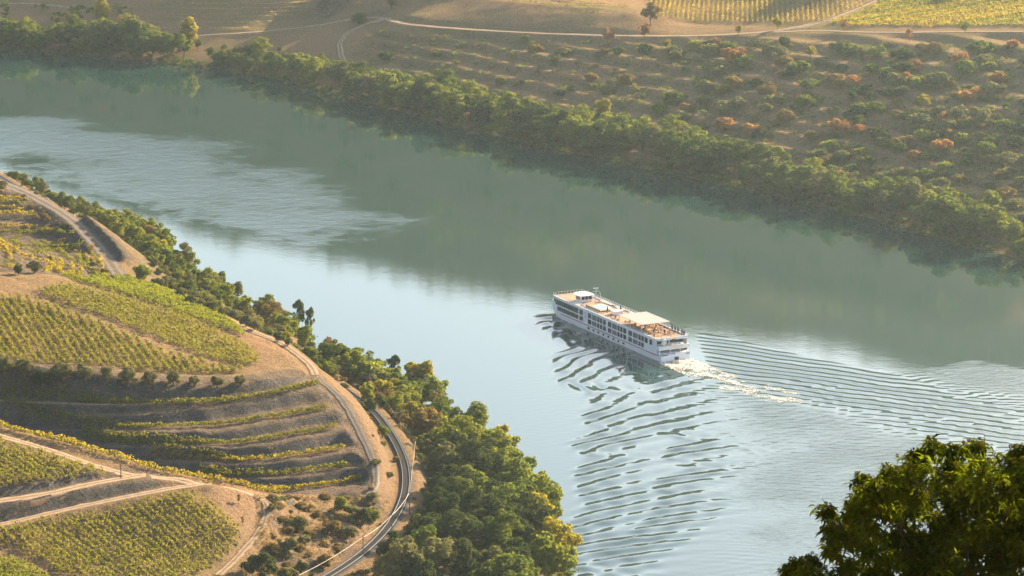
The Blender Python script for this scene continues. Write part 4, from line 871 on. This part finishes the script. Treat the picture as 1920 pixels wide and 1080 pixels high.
uv2 = np.stack([rng.uniform(480, 740, 900), rng.uniform(930, 1085, 900)], 1); P2_ = G.cast(uv2[:, 0], uv2[:, 1], 640, 1420); P2_ = P2_[dist_line(P2_[:, 0], P2_[:, 1], rail_w)[0] > 3.4]
clumps('brown_scrub', P2_, 20, (.25, .9), LEAF['brown'], None)
clumps('dry_grass', P[k < .5], 14, (.15, .55), LEAF['dry'], None); clumps('low_weeds', P[k > .72], 12, (.15, .5), LEAF['olive'], None)
# ridge woods out of frame that the water mirrors
xs = rng.uniform(-560, 560, 900); ys = rng.uniform(1750, 2950, 900); P = np.stack([xs, ys, FG.h(xs, ys)], 1)
clumps('hill_woods', P, 26, (5, 11), LEAF['green'], None)
# ------------------------------------------------------------------ vineyards: every row a plant wall of its own
def vine_mesh(L, grid, hgt, wid, per_m, size, gap=.12):
    r = rng; d = np.r_[0, np.cumsum(np.linalg.norm(np.diff(L[:, :2], axis=0), axis=1))]; n = max(6, int(d[-1]*per_m)); t = r.random(n)*d[-1]
    vig = vnoise(t/1.1+r.random()*99, np.full(n, r.random()*99)); keep = r.random(n) < np.clip(vig*1.9, gap, 1); t = t[keep]; vig = vig[keep]; n = len(t)
    x = np.interp(t, d, L[:, 0]); y = np.interp(t, d, L[:, 1]); tx = np.interp(t, d, np.gradient(L[:, 0])); ty = np.interp(t, d, np.gradient(L[:, 1])); l = np.hypot(tx, ty)+1e-9
    o = r.normal(size=n)*wid*.33; x += -ty/l*o; y += tx/l*o; z = grid.h(x, y)+.35+(hgt*(.7+.6*vig)-.35)*r.random(n)**.75
    nn = np.stack([-ty/l*np.sign(o), tx/l*np.sign(o), np.full(n, .6)], 1)+r.normal(size=(n, 3))*.6; nn /= np.linalg.norm(nn, axis=1)[:, None]
    return leafquads(np.stack([x, y, z], 1), nn, size, r)
def vine_row(L, label, group, lf='vine', grid=None, hgt=1.5, wid=.7, per_m=11, size=.36):
    grid = grid or G; L = np.asarray(L)
    if len(L) < 2 or np.hypot(*(L[-1]-L[0])[:2]) < 2: return None
    V, Fa = vine_mesh(L, grid, hgt, wid, per_m, size); c = V.mean(0)
    o = link('vine_row', mesh_np('vine_row', V-c, Fa, LEAF[lf])); o.location = c; return tag(o, label, 'vine row', group)
def clip_rows(poly, ang, gap, off=0.0):                     # parallel lines clipped to a plot
    c, s = math.cos(ang), math.sin(ang); P = np.asarray(poly)[:, :2]; a = P@np.array((c, s)); b = P@np.array((-s, c)); rows = []
    for q in np.arange(b.min()+off, b.max(), gap):
        t = np.arange(a.min(), a.max(), .8); X = t*c-q*s; Y = t*s+q*c; m = in_poly(X, Y, P)
        if m.any():
            i = np.flatnonzero(m); cuts = np.flatnonzero(np.diff(i) > 1); 
            for seg in np.split(i, cuts+1):
                if len(seg) > 4: rows.append(np.stack([X[seg], Y[seg]], 1))
    return rows
def plot(px, grid=None, t0=600, t1=1500): px = np.array(px, float); return (grid or G).cast(px[:, 0], px[:, 1], t0, t1)
A_ = math.atan2
PLOTS = [
 ([(-60,560),(0,556),(40,556),(110,578),(200,612),(300,655),(400,688),(470,692),(440,702),(360,703),(240,694),(120,684),(0,676),(-60,680)], A_(-.953, .30), 2.3, 'vine', 'clear vine row running downhill in the big lower-left part of the main vineyard', 'rows of the main vineyard', 1.5, .8, 36),
 ([(55,548),(130,533),(240,562),(330,588),(400,620),(470,650),(488,682),(470,688),(400,676),(300,640),(200,598),(110,566)], A_(-.84, .54), 1.9, 'vine', 'ragged vine row in the middle band of the main vineyard', 'rows of the middle vineyard band', 1.4, .9, 22),
 ([(110,517),(180,516),(260,530),(330,552),(400,584),(445,612),(462,632),(400,612),(320,580),(230,553),(150,530)], A_(-.70, .71), 1.6, 'vine_b', 'bright green vine row in the upper strip of the main vineyard', 'rows of the bright green vineyard strip', 1.4, 1.1, 26),
 ([(-60,822),(0,826),(60,846),(130,868),(200,884),(212,892),(170,900),(90,912),(0,926),(-60,934)], A_(-.80, .60), 1.9, 'vine', 'vine row in the wedge-shaped plot between the two upper roads', 'rows of the wedge-shaped vineyard', 1.4, .85, 26),
 ([(-60,1004),(0,992),(120,965),(240,944),(350,924),(375,930),(420,965),(456,1000),(440,1040),(380,1080),(300,1100),(160,1100),(60,1050),(0,1018),(-60,1010)], A_(-.80, .60), 2.0, 'vine', 'vine row on the plot below the lowest road in the corner', 'rows of the lowest vineyard', 1.4, .8, 24),
 ([(-60,1040),(0,1042),(60,1066),(120,1100),(-60,1120)], A_(-.15, .98), 1.6, 'vine_b', 'deep green vine row in the bottom left corner of the photo', 'rows of the bottom corner vineyard', 1.4, 1.0, 24)]
for px, an, gap, lf, lb, gp, h, wd, pm in PLOTS:
    for L in clip_rows(plot(px), an, gap): vine_row(L, lb, gp, lf, hgt=h, wid=wd, per_m=pm)
nth = ['top','second','third','fourth','fifth','sixth','lowest']
for k, L in enumerate(ROWL):
    W = world_line(L, 1, 2); t = np.gradient(W[:, :2], axis=0); t /= np.linalg.norm(t, axis=1)[:, None]; nn = np.stack([t[:, 1], -t[:, 0]], 1); nn *= np.sign(-nn[:, 1:])
    if k == 0: W = W[:int(len(W)*.95)]; nn = nn[:len(W)]
    W = W[:, :2]-nn*(.9 if k else -1.2)
    vine_row(W, f'{nth[k]} vine row on the curved stone terraces in the hollow', 'rows on the curved terraces', pick(dict(vine=.65, vine_lit=.35)) if k else 'olive', hgt=1.35 if k else .5, wid=1.0, per_m=30 if k else 5)
    if k: vine_row(W-nn*1.0, f'second vine row close behind the {nth[k]} row of the curved terraces', 'rows on the curved terraces', 'vine', hgt=1.2, wid=.8, per_m=18)
cr = world_line([(u, v+2, z) for u, v, z in CREST], 1, 2)
vine_row(cr, 'sunlit yellow vine hedge along the upper side of the dirt road on the spur crest', 'vines along the spur crest', 'vine_lit', hgt=1.5, wid=1.5, per_m=26)
cr2 = world_line([(u, v+5, z) for u, v, z in CREST[:6]], 1, 2); vine_row(cr2, 'green second vine hedge just above the dirt road on the spur crest', 'vines along the spur crest', 'vine', hgt=1.2, wid=1.0, per_m=14)
# upper-left terraces and fan of rows beside the grey track
UL = [([(-40,372),(10,373),(42,377)],'vine_lit'),([(-40,382),(20,381),(50,385)],'vine'),([(-40,392),(20,392),(45,396)],'vine_lit'),([(-40,402),(30,400),(62,403)],'vine_lit'),([(-40,425),(30,424),(70,428)],'vine_lit'),
      ([(-40,440),(40,436),(90,432),(140,438)],'vine'),([(-40,446),(30,443),(60,440)],'vine'),([(55,458),(100,458),(150,455)],'vine'),([(58,464),(100,464),(155,459)],'vine'),([(70,470),(110,471),(150,466)],'vine'),
      ([(0,448),(30,462),(70,478),(110,494),(140,512)],'vine'),([(0,456),(26,470),(60,486),(100,500),(118,516)],'vine_lit'),([(110,472),(120,484),(150,498),(172,508),(178,518)],'vine'),([(150,478),(148,490),(160,502),(176,512)],'vine'),
      ([(160,480),(164,497)],'vine'),([(174,478),(179,499)],'vine'),([(186,484),(192,504)],'vine_lit'),([(90,486),(102,490),(96,502),(84,510)],'vine_lit'),([(112,490),(118,498),(104,510)],'vine_lit'),([(135,498),(140,510),(130,516)],'vine_lit'),([(150,505),(154,514),(146,518)],'vine_lit'),
      ([(0,472),(20,480),(34,470)],'vine_lit'),([(-20,492),(10,494),(40,500)],'vine'),([(-20,500),(14,502),(30,506)],'vine_lit'),([(0,462),(14,470),(20,488)],'vine_lit')]
for L, lf in UL:
    P = plot(L); W = smooth_line(P, 1, 2); vine_row(W, 'short curving vine row on the upper left terraces beside the grey track', 'rows on the upper left terraces', lf, hgt=1.4, wid=.8, per_m=32)
W = smooth_line(plot([(300,560),(330,566),(355,571)]), 1, 1); vine_row(W, 'short golden vine row at the top end of the sandy track by the railway', None, 'vine_lit', hgt=1.2, per_m=12)
# far vineyards
fp = lambda px: plot(px, FG, 1100, 2300)
VR = fp([(1212,4),(1235,-30),(1700,-40),(1640,4),(1600,20),(1545,42),(1480,46),(1300,42),(1240,34)])
d0 = fp([(1400,44),(1400,4)]); an = A_(d0[1, 1]-d0[0, 1], d0[1, 0]-d0[0, 0])
for L in clip_rows(VR, an, 2.28): vine_row(L, 'golden vine row running straight uphill in the far vineyard', 'rows of the far striped vineyard', 'vine_lit', FG, 1.6, .7, 7, .5)
GF = fp([(1552,46),(1610,24),(1655,0),(1720,-28),(2010,-40),(2010,48),(1900,50),(1700,50),(1600,50)])
for L in clip_rows(GF, math.radians(14), 1.7): vine_row(L, 'dense yellow-green vine row in the far golden field at right', 'rows of the far golden field', 'vine_b' if rng.random() < .45 else 'vine_lit', FG, 1.1, 1.3, 7, .55)
for pts_ in ([(1040,-2),(1120,10),(1180,14)],[(880,-4),(960,2),(1040,10),(1130,17)],[(1090,22),(1130,26)]):
    vine_row(smooth_line(fp(pts_), 1.5, 1), 'low green vine row on top of the far bank above the road', 'rows on top of the far bank', 'vine_b', FG, 1.0, .9, 8, .5)
for pts_ in ([(250,2),(330,6),(430,7),(560,5),(640,1)],[(290,22),(330,30),(420,28),(520,24),(620,16)],[(270,40),(330,44),(420,44),(520,42)],[(290,55),(380,54),(470,54)],[(310,14),(400,18),(520,16),(640,10)],[(560,20),(640,14),(700,6)],[(300,34),(420,36),(560,30)]):
    vine_row(smooth_line(fp(pts_), 2, 1), 'pale dry vine row on the shaded terraced slope beyond the far left shore', 'rows of the shaded far slope', 'dry', FG, .8, .5, 3.2, .45)
ribbon('footpath', smooth_line(fp([(0,8),(60,6),(130,14),(180,24)]), 3, 1), 2.5, M_ROADP, grid=FG, lift=.25)

# ------------------------------------------------------------------ poles, wires
poles = []
def pole(u, v, h, lb):
    p = spot(u, v); r = empty('utility_pole', p); tag(r, lb, 'pole'); MB().tube([(0,0,-.3),(0,0,h)], [.14,.10], 7).build('post', M_POLE, r); MB().box(-.5,.5,-.06,.06,h-.5,h-.38).build('crossarm', M_POLE, r); poles.append(p+np.array((0,0,h-.4))); return r
pole(227,897,3.6,'grey wooden post at the fork of the two dirt roads on the spur'); poles.clear()
for u, v, h, lb in ((354,530,5.5,'utility pole among bushes on the river side of the straight track'),(692,738,5.5,'utility pole standing at the top of the railway cutting'),(779,862,5.5,'utility pole on the outer side of the railway curve by dark bushes'),(768,965,6,'dark utility pole beside the railway where the wire crosses the rails'),(735,1000,5,'short dark pole beside the rails below the crossing wire'),(681,1042,5,'utility pole at the left of the railway near the bottom edge'),(560,1115,5,'utility pole below the bottom edge carrying the cable')): pole(u, v, h, lb)
wl = ['thin wire sagging over the railway cutting','thin overhead wire following the outer rail of the curve','bright cable dropping across the rails','bright cable between the poles left of the rails','bright golden cable running to the bottom edge','bright cable beside the railway at the lower pole']
for i, (a, b) in enumerate(zip(poles[:-1], poles[1:])):
    if i == 0: continue
    q = [a+(b-a)*t-np.array((0,0,1.0*4*t*(1-t)*.5)) for t in np.linspace(0, 1, 12)]; o = MB().tube([tuple(x-a) for x in q], .03 if i < 3 else .045, 4).build('overhead_wire', M_WIRE); o.location = a; tag(o, wl[i], 'wire')

# ------------------------------------------------------------------ chestnut tree close to the camera
CH = empty('chestnut_tree', (8.6, 66, 0)); gz = float(G.h(8.6, 66)); CH.location.z = gz; tag(CH, 'dark chestnut tree with prickly burs filling the lower right corner', 'tree')
M_BUR = leaf('chestnut_bur', (.03,.028,.004), (.12,.105,.008), .4, .1)
def leaf_cluster_mesh(seed):
    r = np.random.default_rng(seed); V = []; Fa = []; mi = []
    def strip(p0, d, up, Ln, wd, droop, m):
        b = len(V); d = d/np.linalg.norm(d); sd_ = np.cross(d, up); sd_ /= np.linalg.norm(sd_)+1e-9; n = 4
        for i in range(n+1):
            t = i/n; c = p0+d*Ln*t-np.array((0,0,1))*droop*t*t*Ln; wv = wd*math.sin(math.pi*min(.97, .1+.85*t))*.5; dz = np.array((0,0,1))*wv*.35
            V.extend([c-sd_*wv+dz, c, c+sd_*wv+dz])
        for i in range(n):
            k = b+i*3; Fa.append((k, k+1, k+4, k+3)); Fa.append((k+1, k+2, k+5, k+4)); mi.extend([m, m])
    for i in range(11):
        a = i*2.4+r.random(); el = r.uniform(-.25, .5); d = np.array((math.cos(a)*math.cos(el), math.sin(a)*math.cos(el), math.sin(el)))
        strip(d*.02+r.normal(size=3)*.03, d, np.array((0,0,1.)), r.uniform(.11,.18), r.uniform(.040,.058), r.uniform(.2,.9), 0)
    for _ in range(r.integers(0, 3)):
        c = np.array((r.normal()*.05, r.normal()*.05, .05+.03*r.random())); R_ = r.uniform(.032,.042)
        for _ in range(34):
            d = r.normal(size=3); d /= np.linalg.norm(d); q = np.cross(d, r.normal(size=3)); q /= np.linalg.norm(q); b = len(V); e = np.cross(d, q)
            V.extend([c+d*R_*.55-q*.014, c+d*R_*.55+q*.014, c+d*R_*1.25+e*.004, c+d*R_*1.2-e*.004]); Fa.append((b, b+1, b+2, b+3)); mi.append(1)
    return mesh_np('leaf_cluster', np.array(V), np.array(Fa), [LEAF['chest'], M_BUR], False, mi)
LC = [leaf_cluster_mesh(70+i) for i in range(6)]
def atd(u, v, dist): d = rays(u, v); d = d/d[1]; p = d*dist; p = p.copy(); p[2] += CZ; return p
OUTL = [(1462,1100),(1482,1045),(1490,1008),(1532,985),(1543,945),(1600,925),(1608,885),(1640,862),(1692,862),(1702,834),(1740,828),(1764,842),(1796,830),(1830,822),(1852,842),(1880,848),(1905,822),(1960,812),(2100,830),(2150,1250),(1440,1250)]
r = np.random.default_rng(9); LOB = []
for _ in range(5000):
    u, v = r.uniform(1455, 2120), r.uniform(815, 1230); R_ = r.uniform(.16, .40)
    if len(LOB) >= 300: break
    ok = all(in_poly(np.array([u+a*R_*78]), np.array([v+b*R_*78]), OUTL)[0] for a, b in ((0,-1),(1,0),(-1,0),(.7,-.7),(-.7,-.7)))
    if ok and all((u-a)**2+(v-b)**2 > (27*(R_+q))**2 for a, b, q, _d in LOB): LOB.append((u, v, R_, r.uniform(62, 67)))
for u, v in ((1500,1062),(1560,1000),(1620,940),(1665,890),(1725,855),(1820,850),(1905,850),(1485,1080),(1550,960),(1612,905),(1745,842),(1790,845),(1835,838)): LOB.append((u, v, .2, r.uniform(63, 66)))
r = np.random.default_rng(5); SP = []
for u, v, R_, dist in LOB:
    c = atd(u, v, dist)
    for _ in range(int(6+130*R_**2)):
        d = r.normal(size=3); d /= np.linalg.norm(d); SP.append((c+d*R_*r.random()**.45*np.array((1, 1.3, .95)), d))
SP = [(p, d) for p, d in SP if not any(abs(project(p)[0]-a) < w_ and abs(project(p)[1]-b) < h_ for a, b, w_, h_ in ((1592,1040,20,13),(1655,985,13,13),(1738,985,13,18),(1742,890,9,8),(1690,1040,10,8)))]
order = sorted(range(len(SP)), key=lambda i: SP[i][0][1]-.5*SP[i][1][2]+(50 if not (1450 < project(SP[i][0])[0] < 1925 and project(SP[i][0])[1] < 1085) else 0))
RV = []; RF = []; RM = []; nb = 0
cache = []
for me in LC:
    a = np.empty(len(me.vertices)*3, np.float32); me.vertices.foreach_get('co', a); f = np.empty(len(me.loops), np.int32); me.loops.foreach_get('vertex_index', f); q = np.empty(len(me.polygons), np.int32); me.polygons.foreach_get('material_index', q); cache.append((a.reshape(-1, 3), f.reshape(-1, 4), q))
base = np.array(CH.location)
for j, i in enumerate(order):
    p, d = SP[i]; Rm = Matrix.Rotation(r.random()*6.28, 4, 'Z') @ Matrix.Rotation(r.normal()*.35, 4, 'X'); s = .85+.5*r.random(); k = r.integers(6)
    if j < 290:
        o = link('leaf_cluster', LC[k], parent=CH); o.matrix_local = Matrix.Translation(Vector(p-base)) @ Rm @ Matrix.Scale(s, 4)
    else:
        V, f, q = cache[k]; M3 = np.array(Rm.to_3x3())*s; RV.append(V@M3.T+(p-base)); RF.append(f+nb); RM.append(q); nb += len(V)
fo = link('foliage', mesh_np('foliage', np.concatenate(RV), np.concatenate(RF), [LEAF['chest'], M_BUR], False, np.concatenate(RM)), parent=CH); tag(fo, kind='stuff')
fork = atd(1830, 1180, 64.5)-base; tb_ = MB(); tb_.tube([(0,0,-.5),(.05,0,5),(fork[0]*.7,fork[1]*.7,fork[2]*.6),tuple(fork)], [.42,.34,.26,.18], 8); tb_.build('trunk', M_BARKD, CH)
br = MB()
for u, v, R_, dist in LOB[::4]:
    e = atd(u, v+R_*20, dist)-base; mid = fork*.4+e*.6+np.array((r.normal()*.4, r.normal()*.4, -.25+r.normal()*.2)); br.tube([tuple(fork), tuple(mid), tuple(e)], [.035,.018,.006], 5)
    for _ in range(5):
        g_ = e+r.normal(size=3)*R_*.6; g_[2] += .1; br.tube([tuple(mid*.3+e*.7), tuple(g_)], [.014,.005], 4)
tag(br.build('branches', M_BARKD, CH), kind='stuff')

# ------------------------------------------------------------------ haze in the valley air
HZ = MB().box(-1120, 1050, -200, 3700, -9.0, 525); hz, nt, out = mat('haze'); pv = N(nt, 'ShaderNodeVolumePrincipled'); pv.inputs['Color'].default_value = (.70, .88, .97, 1); pv.inputs['Density'].default_value = .000031; pv.inputs['Anisotropy'].default_value = .62
nt.links.new(pv.outputs[0], out.inputs['Volume']); hz.cycles.homogeneous_volume = True
tag(HZ.build('haze', hz), kind='stuff')
